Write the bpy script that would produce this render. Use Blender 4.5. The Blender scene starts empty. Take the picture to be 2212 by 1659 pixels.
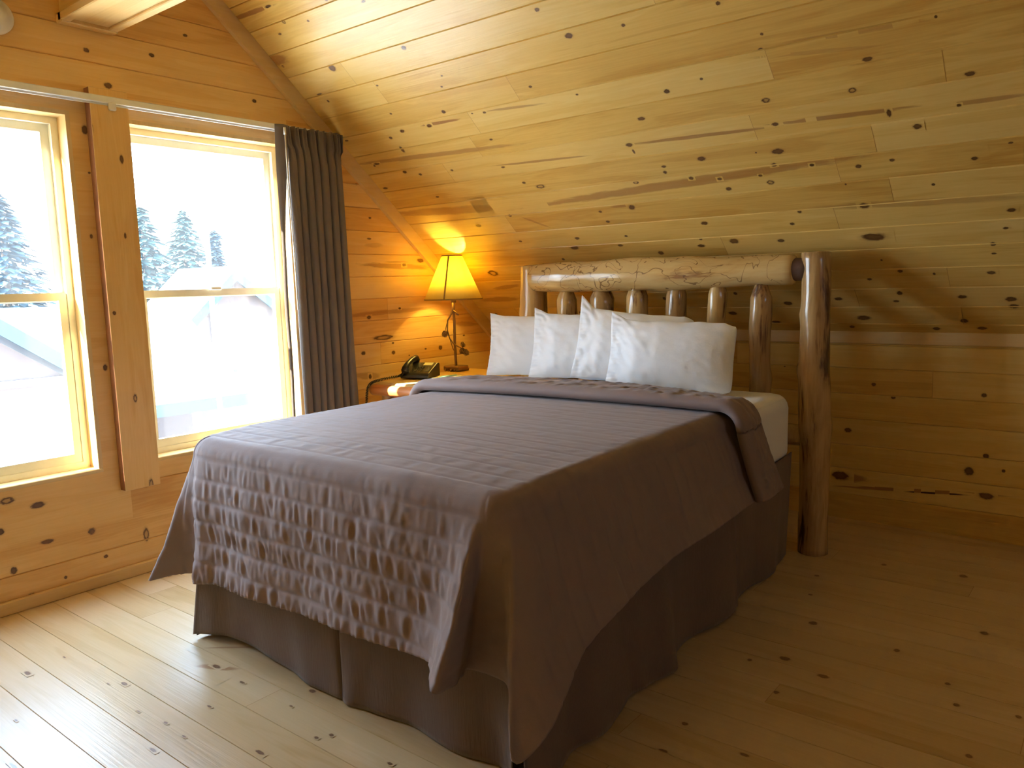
import bpy, math, random
import numpy as np
from mathutils import Matrix, Vector, noise as mn

SC = bpy.context.scene
COL = SC.collection
# ------------------------------------------------------------------ camera
CAM = (3.6127, -4.3076, 1.305)
cam_d = bpy.data.cameras.new('camera')
cam = bpy.data.objects.new('camera', cam_d); COL.objects.link(cam)
_r = (0.7823678, 0.6221795, -0.0281653); _u = (-0.0571668, 0.1167698, 0.9915124); _f = (-0.6201876, 0.7741172, -0.1269249)
cam.matrix_world = Matrix(((_r[0], _u[0], -_f[0], CAM[0]), (_r[1], _u[1], -_f[1], CAM[1]), (_r[2], _u[2], -_f[2], CAM[2]), (0, 0, 0, 1)))
cam_d.lens = 27.637; cam_d.sensor_width = 36; cam_d.clip_start = 0.02; cam_d.clip_end = 300
SC.camera = cam
# ------------------------------------------------------------------ sky, sun, exposure
EXPOSURE = 0.12
W = bpy.data.worlds.new('sky'); SC.world = W; W.use_nodes = True
wn, wl = W.node_tree.nodes, W.node_tree.links
for n_ in list(wn): wn.remove(n_)
wo = wn.new('ShaderNodeOutputWorld'); wb = wn.new('ShaderNodeBackground'); wt = wn.new('ShaderNodeTexCoord')
ws = wn.new('ShaderNodeSeparateXYZ'); wr = wn.new('ShaderNodeValToRGB')
wl.new(wt.outputs['Generated'], ws.inputs[0]); wl.new(ws.outputs['Z'], wr.inputs[0]); wl.new(wr.outputs[0], wb.inputs[0]); wl.new(wb.outputs[0], wo.inputs[0])
wr.color_ramp.elements[0].position = 0.0; wr.color_ramp.elements[0].color = (0.68, 0.84, 1.0, 1)
wr.color_ramp.elements[1].position = 0.7; wr.color_ramp.elements[1].color = (0.42, 0.66, 1.0, 1)
wb.inputs[1].default_value = 22
sun_d = bpy.data.lights.new('sun', 'SUN'); sun_d.energy = 60; sun_d.angle = math.radians(0.6); sun_d.color = (1, 0.93, 0.80)
sun = bpy.data.objects.new('sun', sun_d); COL.objects.link(sun)
SUN_EL = math.radians(36)
SUN_DIR = Vector((0.447 * math.cos(SUN_EL), 0.894 * math.cos(SUN_EL), -math.sin(SUN_EL)))
sun.rotation_euler = SUN_DIR.to_track_quat('-Z', 'Y').to_euler()
WIN = {1: (-3.63, -2.757), 2: (-2.526, -1.655)}   # the two openings, y range
WZ0, WZ1 = 0.515, 2.085
for k_, (y0_, y1_) in WIN.items():
    pd_ = bpy.data.lights.new('window_portal', 'AREA'); pd_.shape = 'RECTANGLE'; pd_.size = y1_ - y0_; pd_.size_y = WZ1 - WZ0
    pd_.cycles.is_portal = True
    po_ = bpy.data.objects.new('window_portal', pd_); COL.objects.link(po_)
    po_.location = (-0.20, (y0_ + y1_) / 2, (WZ0 + WZ1) / 2); po_.rotation_euler = (math.pi / 2, 0, -math.pi / 2)
SC.view_settings.view_transform = 'Standard'; SC.view_settings.look = 'None'
SC.view_settings.exposure = EXPOSURE; SC.view_settings.gamma = 1.0; SC.view_settings.use_curve_mapping = False
SC.cycles.use_denoising = True
SC.cycles.max_bounces = 7; SC.cycles.diffuse_bounces = 5; SC.cycles.glossy_bounces = 2; SC.cycles.transmission_bounces = 3; SC.cycles.transparent_max_bounces = 6
SC.cycles.use_adaptive_sampling = True; SC.cycles.adaptive_threshold = 0.08
SC.cycles.caustics_reflective = False; SC.cycles.caustics_refractive = False
SC.cycles.sample_clamp_indirect = 12

# knots and streaks: (along, across, half length, half width, kind[, slope]); kind 0 solid knot, 1 ring knot, 2.x streak of strength .x
KNOTS = {
 'ceiling': [(1.647,2.14,0.012,0.009,0), (1.725,1.997,0.019,0.013,0), (1.973,1.982,0.009,0.007,0), (2.36,1.972,0.009,0.008,0), (1.415,1.808,0.009,0.007,0), (1.621,1.721,0.007,0.005,0), (2.029,1.65,0.013,0.011,0), (2.192,1.677,0.007,0.006,0), (1.862,1.539,0.018,0.01,0), (1.744,1.409,0.018,0.011,0), (1.749,1.368,0.006,0.013,0), (2.05,1.275,0.02,0.012,0), (1.851,1.224,0.01,0.009,0), (1.858,1.258,0.013,0.007,0), (1.679,1.182,0.014,0.01,1), (1.963,1.17,0.012,0.01,0), (2.093,1.147,0.011,0.009,0), (2.115,1.082,0.014,0.011,0), (1.052,1.268,0.011,0.008,0), (1.137,1.23,0.029,0.013,1), (1.09,1.727,0.01,0.006,0), (1.017,1.735,0.006,0.004,0), (1.026,1.568,0.01,0.006,0), (0.988,1.388,0.012,0.006,0), (2.476,1.813,0.006,0.006,0), (2.455,1.754,0.009,0.005,0), (2.805,1.625,0.018,0.01,0), (3.035,1.736,0.005,0.006,0), (2.411,1.525,0.017,0.012,1), (2.731,1.504,0.015,0.012,1), (3.111,1.492,0.017,0.01,0), (2.837,1.377,0.009,0.018,0), (2.922,1.296,0.016,0.013,0), (2.388,1.262,0.026,0.015,0), (2.297,1.27,0.004,0.004,0), (2.353,1.192,0.013,0.01,0), (2.506,1.167,0.01,0.008,0), (2.684,1.132,0.012,0.01,0), (2.812,1.146,0.01,0.008,0), (3.093,1.109,0.012,0.009,0), (2.312,1.095,0.016,0.013,1), (2.279,1.14,0.009,0.007,0), (2.616,1.041,0.004,0.005,0), (2.94,0.996,0.007,0.007,0), (3.211,1.166,0.008,0.005,0), (2.415,1.403,0.014,0.009,0), (3.066,1.366,0.008,0.007,0), (1.586,1.024,0.018,0.017,0), (1.397,1.015,0.01,0.008,0), (1.407,0.94,0.012,0.009,0), (0.819,1.048,0.012,0.009,0), (1.158,0.833,0.016,0.01,0), (1.103,0.76,0.029,0.014,0), (1.464,0.824,0.01,0.007,0), (1.398,0.756,0.017,0.009,0), (1.867,0.767,0.008,0.008,0), (1.853,0.718,0.02,0.011,0), (2.033,0.739,0.024,0.018,0), (1.925,0.876,0.018,0.012,0), (1.611,0.681,0.016,0.014,0), (0.977,0.67,0.01,0.01,0), (0.767,0.84,0.011,0.007,0), (1.602,0.61,0.015,0.007,0), (1.41,0.635,0.023,0.008,0), (1.913,0.336,0.01,0.012,0), (1.845,0.165,0.025,0.015,0), (1.479,0.3,0.011,0.013,0), (0.837,0.172,0.008,0.008,0), (-0.025,0.157,0.035,0.017,0), (0.549,0.993,0.02,0.012,0), (0.381,0.572,0.04,0.026,1), (2.391,0.903,0.01,0.01,0), (2.34,0.83,0.011,0.009,0), (2.665,0.908,0.02,0.017,0), (2.671,0.713,0.055,0.023,0), (2.26,0.723,0.017,0.011,0), (3.194,0.823,0.016,0.011,0), (3.169,0.722,0.01,0.007,0), (3.119,0.631,0.01,0.012,0), (3.118,0.573,0.01,0.006,0), (2.677,0.558,0.005,0.006,0), (2.743,0.479,0.011,0.011,0), (2.603,0.426,0.011,0.008,0), (2.88,0.453,0.006,0.008,0), (3.1,0.451,0.017,0.011,0), (2.718,0.321,0.013,0.014,0), (2.694,0.26,0.014,0.008,0), (2.432,0.282,0.02,0.012,0), (2.173,0.25,0.025,0.015,0), (2.523,0.128,0.034,0.019,0), (2.454,0.053,0.013,0.011,0), (2.975,0.289,0.02,0.012,0), (3.163,0.268,0.022,0.016,0), (3.171,0.218,0.02,0.015,0), (2.966,0.11,0.017,0.015,0), (3.035,0.053,0.021,0.012,0), (2.843,0.045,0.018,0.012,0), (2.068,0.089,0.025,0.01,0), (0.298,2.44,0.011,0.011,1), (0.213,2.392,0.011,0.006,0), (0.375,2.152,0.022,0.02,0), (0.884,2.146,0.015,0.011,0), (0.84,2.401,0.013,0.006,0), (0.572,2,0.008,0.005,0), (0.947,1.911,0.007,0.005,0), (0.988,1.965,0.006,0.004,0), (0.858,1.777,0.013,0.01,0), (0.514,1.717,0.016,0.01,0), (0.402,1.69,0.012,0.009,0), (0.419,1.605,0.011,0.022,0), (0.712,1.716,0.017,0.01,0), (0.155,1.54,0.023,0.008,0), (-0.017,1.429,0.012,0.008,0), (0.412,1.422,0.012,0.008,0), (0.313,1.454,0.016,0.01,0), (0.649,1.417,0.01,0.007,0), (0.409,1.246,0.013,0.006,0), (-0.065,2.18,0.009,0.005,0), (0.276,2.53,0.023,0.007,0), (0.152,2.036,0.021,0.005,0), (0.525,1.831,0.008,0.006,0), (1.875,1.143,0.817,0.026,2.55,0.048), (2.083,1.4,0.319,0.009,2.6,-0.03), (2.67,1.395,0.251,0.011,2.6,-0.034), (3.143,1.371,0.12,0.01,2.5,-0.015), (0.562,1.537,0.561,0.015,2.5,-0.039), (1.224,1.393,0.267,0.007,2.6,-0.038), (0.415,1.132,0.449,0.029,2.5,-0.044), (0.788,1.721,0.127,0.009,2.7,-0.025), (0.129,2.532,0.172,0.012,2.7,-0.021), (0.022,2.278,0.112,0.032,2.6,-0.07), (0.959,0.98,0.063,0.01,2.4,-0.691), (1.259,1.721,0.153,0.007,2.5,-0.069), (1.54,1.038,0.067,0.009,2.5,-0.018), (0.402,0.434,0.11,0.018,2.5,0.14), (0.268,0.31,0.163,0.024,2.5,0.03), (0.928,0.949,0.05,0.014,2.6,-0.32), (2.782,1.743,0.219,0.011,2.35,-0.056), (2.638,1.695,0.223,0.009,2.25,-0.132), (2.86,0.903,0.409,0.019,2.35,-0.039)],
 'knee': [(2.556,0.735,0.012,0.009,0), (3.051,0.711,0.012,0.01,0), (2.435,0.483,0.018,0.013,0), (2.651,0.673,0.011,0.009,0), (3.071,0.416,0.013,0.013,0), (3.003,0.333,0.022,0.021,0), (3.146,0.353,0.008,0.008,0), (2.74,0.993,0.014,0.008,0), (2.403,0.232,0.045,0.024,0), (3.079,0.22,0.032,0.017,0), (2.094,0.809,0.005,0.004,0), (2.449,0.229,0.082,0.023,2.6,0.011), (2.764,0.201,0.364,0.01,2.7,0.079), (2.859,0.202,0.124,0.005,2.99,0.08)],
 'window': [(-2.662,2.351,0.013,0.01,0), (-2.371,2.388,0.013,0.009,0), (-2.198,2.512,0.012,0.007,0), (-2.582,2.218,0.018,0.013,0), (-1.843,2.268,0.013,0.009,0), (-2.698,2.015,0.014,0.02,0), (-2.697,1.834,0.006,0.005,0), (-2.714,1.561,0.006,0.01,0), (-2.59,1.564,0.007,0.01,0), (-2.576,1.897,0.011,0.015,0), (-2.669,1.224,0.01,0.007,0), (-2.707,0.983,0.01,0.015,0), (-2.61,0.835,0.011,0.015,1), (-2.572,0.425,0.014,0.02,1), (-3.038,0.429,0.029,0.014,0), (-3.151,0.474,0.027,0.015,1), (-3.188,0.352,0.016,0.015,0), (-2.833,0.259,0.016,0.015,0), (-3.017,0.263,0.027,0.01,0), (-2.783,0.128,0.01,0.008,0), (-3.154,0.177,0.013,0.017,0), (-3.099,0.045,0.019,0.014,0), (-2.959,0.085,0.007,0.007,0), (-2.592,0.179,0.013,0.033,1), (-0.842,1.438,0.017,0.01,0), (-0.897,1.17,0.011,0.007,0), (-1.15,1.127,0.017,0.011,0), (-1.042,0.999,0.082,0.015,1), (-0.966,0.9,0.015,0.012,0), (-0.546,0.897,0.019,0.015,0), (-0.684,0.9,0.01,0.006,0), (-1.208,0.917,0.017,0.011,0), (-0.833,0.871,0.007,0.004,0), (-1.119,1.592,0.016,0.006,0), (-1.165,0.772,0.012,0.015,0), (-0.967,0.959,0.009,0.006,0), (-0.311,0.962,0.011,0.006,0), (-0.698,1.466,0.03,0.014,0), (-1.104,1.714,0.011,0.006,0), (-1.121,1.592,0.018,0.007,0), (-1.194,1.904,0.01,0.006,0), (-0.902,1.43,0.263,0.017,2.6,-0.033), (-0.901,1.456,0.088,0.006,2.5,0.003), (-0.997,1.152,0.355,0.014,2.45,0.026), (-1.18,0.778,0.09,0.022,2.4,-0.11), (-1.083,1.554,0.064,0.014,2.3,0.019), (-0.28,1.037,0.107,0.016,2.4,-0.058)],
 'floor': [(1.323,-2.944,0.012,0.005,0), (1.565,-2.841,0.014,0.009,0), (0.641,-3.352,0.02,0.008,0), (0.999,-3.185,0.017,0.007,0), (1.459,-3.321,0.017,0.005,0), (1.724,-3.144,0.019,0.006,0), (1.82,-2.967,0.009,0.006,0), (1.795,-3.002,0.009,0.005,0), (1.586,-2.939,0.008,0.004,0), (2.065,-2.961,0.01,0.005,0), (1.468,-3.231,0.01,0.003,0), (1.374,-3.094,0.011,0.004,0), (0.619,-3.222,0.011,0.003,0), (0.95,-3.497,0.009,0.003,0), (1.214,-3.596,0.026,0.005,0), (1.35,-3.225,0.01,0.004,0), (0.953,-3.217,0.008,0.002,0), (1.213,-3.243,0.009,0.003,0), (1.146,-2.933,0.023,0.009,0), (3.081,-0.578,0.016,0.018,0), (2.713,-1.408,0.016,0.016,0), (2.726,-1.745,0.019,0.014,0), (2.868,-1.794,0.018,0.012,0), (3.017,-1.466,0.01,0.013,0), (3.237,-1.147,0.014,0.015,0), (3.245,-1.741,0.01,0.01,0), (2.782,-1.981,0.009,0.01,0), (2.774,-0.62,0.011,0.013,0), (2.63,-2.31,0.01,0.009,0), (2.572,-0.918,0.01,0.01,0), (2.618,-1.143,0.009,0.008,0), (3.401,-1.71,0.009,0.01,0), (3.318,-2.008,0.009,0.01,0), (2.83,-2.355,0.014,0.007,0), (2.643,-2.469,0.014,0.007,0), (2.632,-1.823,0.008,0.009,0), (3.2,-1.618,0.008,0.009,0), (1.152,-2.936,0.073,0.017,2.6,0.43), (1.057,-2.818,0.083,0.008,2.5,0.76)],
}
# ------------------------------------------------------------------ helpers
def link(name, me, mats, parent=None, smooth=False):
    o = bpy.data.objects.new(name, me); COL.objects.link(o)
    for m in (mats if isinstance(mats, (list, tuple)) else [mats]): me.materials.append(m)
    if parent is not None: o.parent = parent
    if smooth: me.polygons.foreach_set('use_smooth', [True] * len(me.polygons))
    return o

def mesh(name, vs, fs, mats, parent=None, smooth=False, mi=None):
    me = bpy.data.meshes.new(name); me.from_pydata([tuple(v) for v in vs], [], [tuple(int(i) for i in f) for f in fs]); me.update()
    o = link(name, me, mats, parent, smooth)
    if mi: me.polygons.foreach_set('material_index', mi)
    return o

def tag(o, label=None, cat=None, group=None, kind=None):
    if label: o['label'] = label
    if cat: o['category'] = cat
    if group: o['group'] = group
    if kind: o['kind'] = kind
    return o

def empty(name, loc=(0, 0, 0)):
    o = bpy.data.objects.new(name, None); COL.objects.link(o); o.location = loc; o.empty_display_size = 0.1
    return o

class MB:
    """collects shapes into one mesh"""
    def __init__(s): s.v, s.f, s.mi, s.sm = [], [], [], []
    def add(s, vs, fs, mi=0, sm=False):
        b = len(s.v); s.v += [tuple(v) for v in vs]; s.f += [tuple(b + int(i) for i in f) for f in fs]; s.mi += [mi] * len(fs); s.sm += [sm] * len(fs)
    def box(s, lo, hi, bev=0.0, mi=0, M=None):
        x0, y0, z0 = lo; x1, y1, z1 = hi
        if bev <= 0:
            v = [(x, y, z) for x in (x0, x1) for y in (y0, y1) for z in (z0, z1)]
            f = [(0, 1, 3, 2), (4, 6, 7, 5), (0, 4, 5, 1), (2, 3, 7, 6), (0, 2, 6, 4), (1, 5, 7, 3)]
        else:
            bev = min(bev, (x1 - x0) / 2.01, (y1 - y0) / 2.01, (z1 - z0) / 2.01)
            idx, v = {}, []
            for i in (0, 1):
                for j in (0, 1):
                    for k in (0, 1):
                        c = [(x0, x1)[i], (y0, y1)[j], (z0, z1)[k]]; sg = [(1, -1)[i], (1, -1)[j], (1, -1)[k]]
                        for a in range(3):
                            p = [c[q] + (sg[q] * bev if q != a else 0) for q in range(3)]
                            idx[(i, j, k, a)] = len(v); v.append(p)
            f = []
            def q(*t): f.append(tuple(idx[x] for x in t))
            for i in (0, 1):
                t = [(i, 0, 0, 0), (i, 0, 1, 0), (i, 1, 1, 0), (i, 1, 0, 0)]; q(*(t if i == 0 else t[::-1]))
                t = [(0, i, 0, 1), (1, i, 0, 1), (1, i, 1, 1), (0, i, 1, 1)]; q(*(t if i == 0 else t[::-1]))
                t = [(0, 0, i, 2), (0, 1, i, 2), (1, 1, i, 2), (1, 0, i, 2)]; q(*(t if i == 0 else t[::-1]))
            for a in (0, 1):
                for b in (0, 1):
                    s1 = a == b
                    t = [(a, b, 0, 0), (a, b, 1, 0), (a, b, 1, 1), (a, b, 0, 1)]; q(*(t[::-1] if s1 else t))
                    t = [(a, 0, b, 0), (a, 1, b, 0), (a, 1, b, 2), (a, 0, b, 2)]; q(*(t if s1 else t[::-1]))
                    t = [(0, a, b, 1), (1, a, b, 1), (1, a, b, 2), (0, a, b, 2)]; q(*(t[::-1] if s1 else t))
                    for c in (0, 1):
                        t = [(a, b, c, 0), (a, b, c, 1), (a, b, c, 2)]; q(*(t if (a + b + c) % 2 == 0 else t[::-1]))
        if M is not None: v = [tuple(M @ Vector(p)) for p in v]
        s.add(v, f, mi)
    def tube(s, pts, r, n=10, mi=0, cap=True):
        pts = [Vector(p) for p in pts]; m = len(pts)
        rs = r if isinstance(r, (list, tuple)) else [r] * m
        v, f = [], []
        t0 = (pts[1] - pts[0]).normalized(); up = Vector((0, 0, 1)) if abs(t0.z) < .9 else Vector((1, 0, 0))
        a = t0.cross(up).normalized()
        for i, p in enumerate(pts):
            t = (pts[min(i + 1, m - 1)] - pts[max(i - 1, 0)]).normalized()
            a = (a - t * a.dot(t)).normalized(); b = t.cross(a)
            for k in range(n):
                an = 2 * math.pi * k / n; v.append(p + (a * math.cos(an) + b * math.sin(an)) * rs[i])
        for i in range(m - 1):
            for k in range(n): f.append((i * n + k, i * n + (k + 1) % n, (i + 1) * n + (k + 1) % n, (i + 1) * n + k))
        if cap: f.append(tuple(range(n))[::-1]); f.append(tuple((m - 1) * n + k for k in range(n)))
        s.add(v, f, mi, True)
    def lathe(s, prof, c=(0, 0, 0), n=32, mi=0, M=None, close=False):
        v, f = [], []; m = len(prof)
        for r, z in prof:
            for k in range(n):
                an = 2 * math.pi * k / n; v.append(Vector((c[0] + r * math.cos(an), c[1] + r * math.sin(an), c[2] + z)))
        rng = range(m) if close else range(m - 1)
        for i in rng:
            j = (i + 1) % m
            for k in range(n): f.append((i * n + k, i * n + (k + 1) % n, j * n + (k + 1) % n, j * n + k))
        if M is not None: v = [M @ p for p in v]
        s.add(v, f, mi, True)
    def build(s, name, mats, parent=None, fix=True):
        me = bpy.data.meshes.new(name); me.from_pydata(s.v, [], s.f); me.update()
        me.polygons.foreach_set('material_index', s.mi); me.polygons.foreach_set('use_smooth', s.sm)
        if fix:
            import bmesh
            bm = bmesh.new(); bm.from_mesh(me); bmesh.ops.recalc_face_normals(bm, faces=bm.faces[:]); bm.to_mesh(me); bm.free()
        return link(name, me, mats, parent)

def smooth_noise(seed):
    off = Vector((seed * 13.7, seed * 7.3, seed * 3.1))
    return lambda x, y=0.0, z=0.0: mn.noise(Vector((x, y, z)) + off)

# ------------------------------------------------------------------ materials
def nmat(name):
    m = bpy.data.materials.new(name); m.use_nodes = True; nt = m.node_tree
    b = nt.nodes['Principled BSDF']
    return m, nt, b, nt.nodes, nt.links

def math_node(nt, op, a, b=None, c=None, clamp=False):
    n = nt.nodes.new('ShaderNodeMath'); n.operation = op; n.use_clamp = clamp
    for i, x in enumerate((a, b, c)):
        if x is None: continue
        if isinstance(x, (int, float)): n.inputs[i].default_value = x
        else: nt.links.new(x, n.inputs[i])
    return n.outputs[0]

def mixc(nt, fac, a, b, mode='MIX'):
    n = nt.nodes.new('ShaderNodeMix'); n.data_type = 'RGBA'; n.blend_type = mode
    for i, x in ((0, fac), (6, a), (7, b)):
        if isinstance(x, (int, float)): n.inputs[i].default_value = x
        elif isinstance(x, tuple): n.inputs[i].default_value = (*x, 1) if len(x) == 3 else x
        else: nt.links.new(x, n.inputs[i])
    return n.outputs[2]

def ramp(nt, x, stops, interp='LINEAR'):
    n = nt.nodes.new('ShaderNodeValToRGB'); nt.links.new(x, n.inputs[0]); cr = n.color_ramp; cr.interpolation = interp
    while len(cr.elements) > 1: cr.elements.remove(cr.elements[-1])
    cr.elements[0].position = stops[0][0]; cr.elements[0].color = (*stops[0][1], 1)
    for p, c in stops[1:]:
        e = cr.elements.new(p); e.color = (*c, 1)
    return n.outputs[0]

def noise_tex(nt, vec, scale, detail=3, rough=.5, dist=0.0):
    n = nt.nodes.new('ShaderNodeTexNoise'); nt.links.new(vec, n.inputs['Vector']); n.inputs['Scale'].default_value = scale
    n.inputs['Detail'].default_value = detail; n.inputs['Roughness'].default_value = rough; n.inputs['Distortion'].default_value = dist
    return n.outputs[0]

def combine(nt, x, y, z):
    n = nt.nodes.new('ShaderNodeCombineXYZ')
    for i, a in enumerate((x, y, z)):
        if isinstance(a, (int, float)): n.inputs[i].default_value = a
        else: nt.links.new(a, n.inputs[i])
    return n.outputs[0]

def mapping(nt, vec, sc):
    n = nt.nodes.new('ShaderNodeMapping'); nt.links.new(vec, n.inputs[0]); n.inputs['Scale'].default_value = sc
    return n.outputs[0]

def pine(name, light, mid, dark, rough=.34, coat=0.0, contrast=1.0, knotcol=(.085, .028, .008), streakcol=(.30, .11, .025)):
    m, nt, b, N, L = nmat(name)
    uvw = N.new('ShaderNodeUVMap'); uvw.uv_map = 'wood'; uvk = N.new('ShaderNodeUVMap'); uvk.uv_map = 'knot'; uvp = N.new('ShaderNodeUVMap'); uvp.uv_map = 'kp'
    sw = N.new('ShaderNodeSeparateXYZ'); L.new(uvw.outputs[0], sw.inputs[0]); sk = N.new('ShaderNodeSeparateXYZ'); L.new(uvk.outputs[0], sk.inputs[0]); sp = N.new('ShaderNodeSeparateXYZ'); L.new(uvp.outputs[0], sp.inputs[0])
    rnd = sp.outputs[1]; kind = sp.outputs[0]
    rz = math_node(nt, 'MULTIPLY', rnd, 53.0)
    v1 = combine(nt, math_node(nt, 'MULTIPLY', sw.outputs[0], .9), math_node(nt, 'MULTIPLY', sw.outputs[1], 9.0), rz)
    v2 = combine(nt, math_node(nt, 'MULTIPLY', sw.outputs[0], 3.0), math_node(nt, 'MULTIPLY', sw.outputs[1], 130.0), rz)
    n1 = noise_tex(nt, v1, 1.6, 3, .55, .6); n2 = noise_tex(nt, v2, 1.0, 2, .6)
    # cathedral rings
    w = math_node(nt, 'SINE', math_node(nt, 'MULTIPLY', n1, 34.0)); w = math_node(nt, 'MULTIPLY_ADD', w, .5, .5)
    g = math_node(nt, 'ADD', math_node(nt, 'MULTIPLY', n1, .75), math_node(nt, 'MULTIPLY', w, .10 * contrast))
    g = math_node(nt, 'ADD', g, math_node(nt, 'MULTIPLY', math_node(nt, 'SUBTRACT', n2, .5), .28 * contrast))
    g = math_node(nt, 'ADD', g, math_node(nt, 'MULTIPLY', math_node(nt, 'SUBTRACT', rnd, .5), .42))
    col = ramp(nt, g, [(.18, light), (.48, mid), (.80, dark)])
    # knots
    kx, ky = sk.outputs[0], sk.outputs[1]
    r = math_node(nt, 'SQRT', math_node(nt, 'ADD', math_node(nt, 'MULTIPLY', kx, kx), math_node(nt, 'MULTIPLY', ky, ky)))
    kn = noise_tex(nt, combine(nt, math_node(nt, 'MULTIPLY', kx, 1.0), ky, math_node(nt, 'MULTIPLY', sw.outputs[0], 7.0)), 1.5, 3, .6)
    rr = math_node(nt, 'ADD', r, math_node(nt, 'MULTIPLY', math_node(nt, 'SUBTRACT', kn, .5), .9))
    def sstep(x, a, bb):
        mr = N.new('ShaderNodeMapRange'); mr.interpolation_type = 'SMOOTHSTEP'; L.new(x, mr.inputs[0]); mr.inputs[1].default_value = a; mr.inputs[2].default_value = bb; mr.inputs[3].default_value = 1; mr.inputs[4].default_value = 0
        return mr.outputs[0]
    core = sstep(rr, .72, 1.12); inner = sstep(rr, .35, .7)
    ring = math_node(nt, 'SUBTRACT', core, math_node(nt, 'MULTIPLY', inner, math_node(nt, 'MULTIPLY_ADD', kind, .72, .08)))
    isk = math_node(nt, 'LESS_THAN', kind, 1.5)
    kf = math_node(nt, 'MULTIPLY', ring, isk, None, True)
    halo = math_node(nt, 'MULTIPLY', sstep(r, .8, 1.55), math_node(nt, 'MULTIPLY', isk, .30))
    col = mixc(nt, halo, col, streakcol)
    st = math_node(nt, 'MULTIPLY', sstep(rr, .75, 1.25), math_node(nt, 'MULTIPLY', math_node(nt, 'MULTIPLY', math_node(nt, 'SUBTRACT', kind, 2.0), 1.15), math_node(nt, 'SUBTRACT', 1.0, isk)), None, True)
    col = mixc(nt, st, col, streakcol)
    dk = math_node(nt, 'GREATER_THAN', kind, 2.85)
    col = mixc(nt, math_node(nt, 'MULTIPLY', dk, st), col, (.05, .015, .008))
    col = mixc(nt, math_node(nt, 'MULTIPLY', kf, .93), col, knotcol)
    L.new(col, b.inputs['Base Color']); b.inputs['Roughness'].default_value = rough
    b.inputs['Coat Weight'].default_value = coat; b.inputs['Coat Roughness'].default_value = .22
    bp = N.new('ShaderNodeBump'); bp.inputs['Strength'].default_value = .16; bp.inputs['Distance'].default_value = .004
    L.new(n2, bp.inputs['Height']); L.new(bp.outputs[0], b.inputs['Normal'])
    return m

M_CEIL = pine('ceiling_pine', (.77, .555, .185), (.70, .46, .115), (.55, .30, .055))
M_WALL = pine('wall_pine', (.82, .545, .22), (.76, .455, .145), (.62, .30, .065))
M_FLOOR = pine('floor_pine', (.64, .49, .30), (.58, .42, .22), (.46, .30, .12), rough=.33, coat=0.0, contrast=.8, knotcol=(.16, .07, .03))
M_TRIM = pine('trim_pine', (.74, .54, .26), (.69, .47, .19), (.58, .36, .12))

def simple(name, col, rough=.6, spec=.5, metal=0, sheen=0, coat=0, bump=None):
    m, nt, b, N, L = nmat(name)
    b.inputs['Roughness'].default_value = rough; b.inputs['Metallic'].default_value = metal
    b.inputs['Specular IOR Level'].default_value = spec; b.inputs['Sheen Weight'].default_value = sheen; b.inputs['Coat Weight'].default_value = coat
    tc = N.new('ShaderNodeTexCoord')
    n = noise_tex(nt, tc.outputs['Object'], bump[0] if bump else 12, 4, .6)
    c = mixc(nt, n, tuple(x * .86 for x in col), tuple(min(1, x * 1.12) for x in col))
    L.new(c, b.inputs['Base Color'])
    if bump:
        bp = N.new('ShaderNodeBump'); bp.inputs['Strength'].default_value = bump[1]; bp.inputs['Distance'].default_value = bump[2]
        L.new(n, bp.inputs['Height']); L.new(bp.outputs[0], b.inputs['Normal'])
    return m

def log_mat(name, light, mid, dark, th=.5, axis='Z', rough=.22, lines=0.0):
    m, nt, b, N, L = nmat(name)
    tc = N.new('ShaderNodeTexCoord')
    s1 = (5, 5, .9) if axis == 'Z' else (.9, 5, 5); s2 = (60, 60, 4) if axis == 'Z' else (4, 60, 60)
    v = mapping(nt, tc.outputs['Object'], s1); v2 = mapping(nt, tc.outputs['Object'], s2)
    n1 = noise_tex(nt, v, 1.7, 5, .6, 1.0); n2 = noise_tex(nt, v2, 1, 3, .6)
    g = math_node(nt, 'ADD', n1, math_node(nt, 'MULTIPLY', math_node(nt, 'SUBTRACT', n2, .5), .35))
    col = ramp(nt, g, [(th - .22, light), (th, mid), (th + .08, dark), (th + .16, tuple(c * .45 for c in dark)), (th + .26, mid)])
    # thin contour lines left by beetles and knife work
    w = math_node(nt, 'ABSOLUTE', math_node(nt, 'SUBTRACT', noise_tex(nt, tc.outputs['Object'], 5.5, 2, .5, 1.6), .5))
    ln = math_node(nt, 'LESS_THAN', w, .0085)
    col = mixc(nt, math_node(nt, 'MULTIPLY', ln, lines), col, (.12, .05, .02))
    L.new(col, b.inputs['Base Color']); b.inputs['Roughness'].default_value = rough; b.inputs['Coat Weight'].default_value = .5; b.inputs['Coat Roughness'].default_value = .15
    bp = N.new('ShaderNodeBump'); bp.inputs['Strength'].default_value = .35; bp.inputs['Distance'].default_value = .01; L.new(g, bp.inputs['Height']); L.new(bp.outputs[0], b.inputs['Normal'])
    return m

M_LOG = log_mat('log_wood', (.60, .41, .17), (.46, .29, .11), (.17, .08, .035), .60)
M_LOG_DARK = log_mat('log_wood_dark', (.52, .34, .15), (.37, .22, .09), (.12, .055, .028), .54)
M_RAIL = log_mat('peeled_log', (.60, .42, .175), (.52, .33, .12), (.30, .15, .05), .62, 'X', lines=.7)

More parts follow.
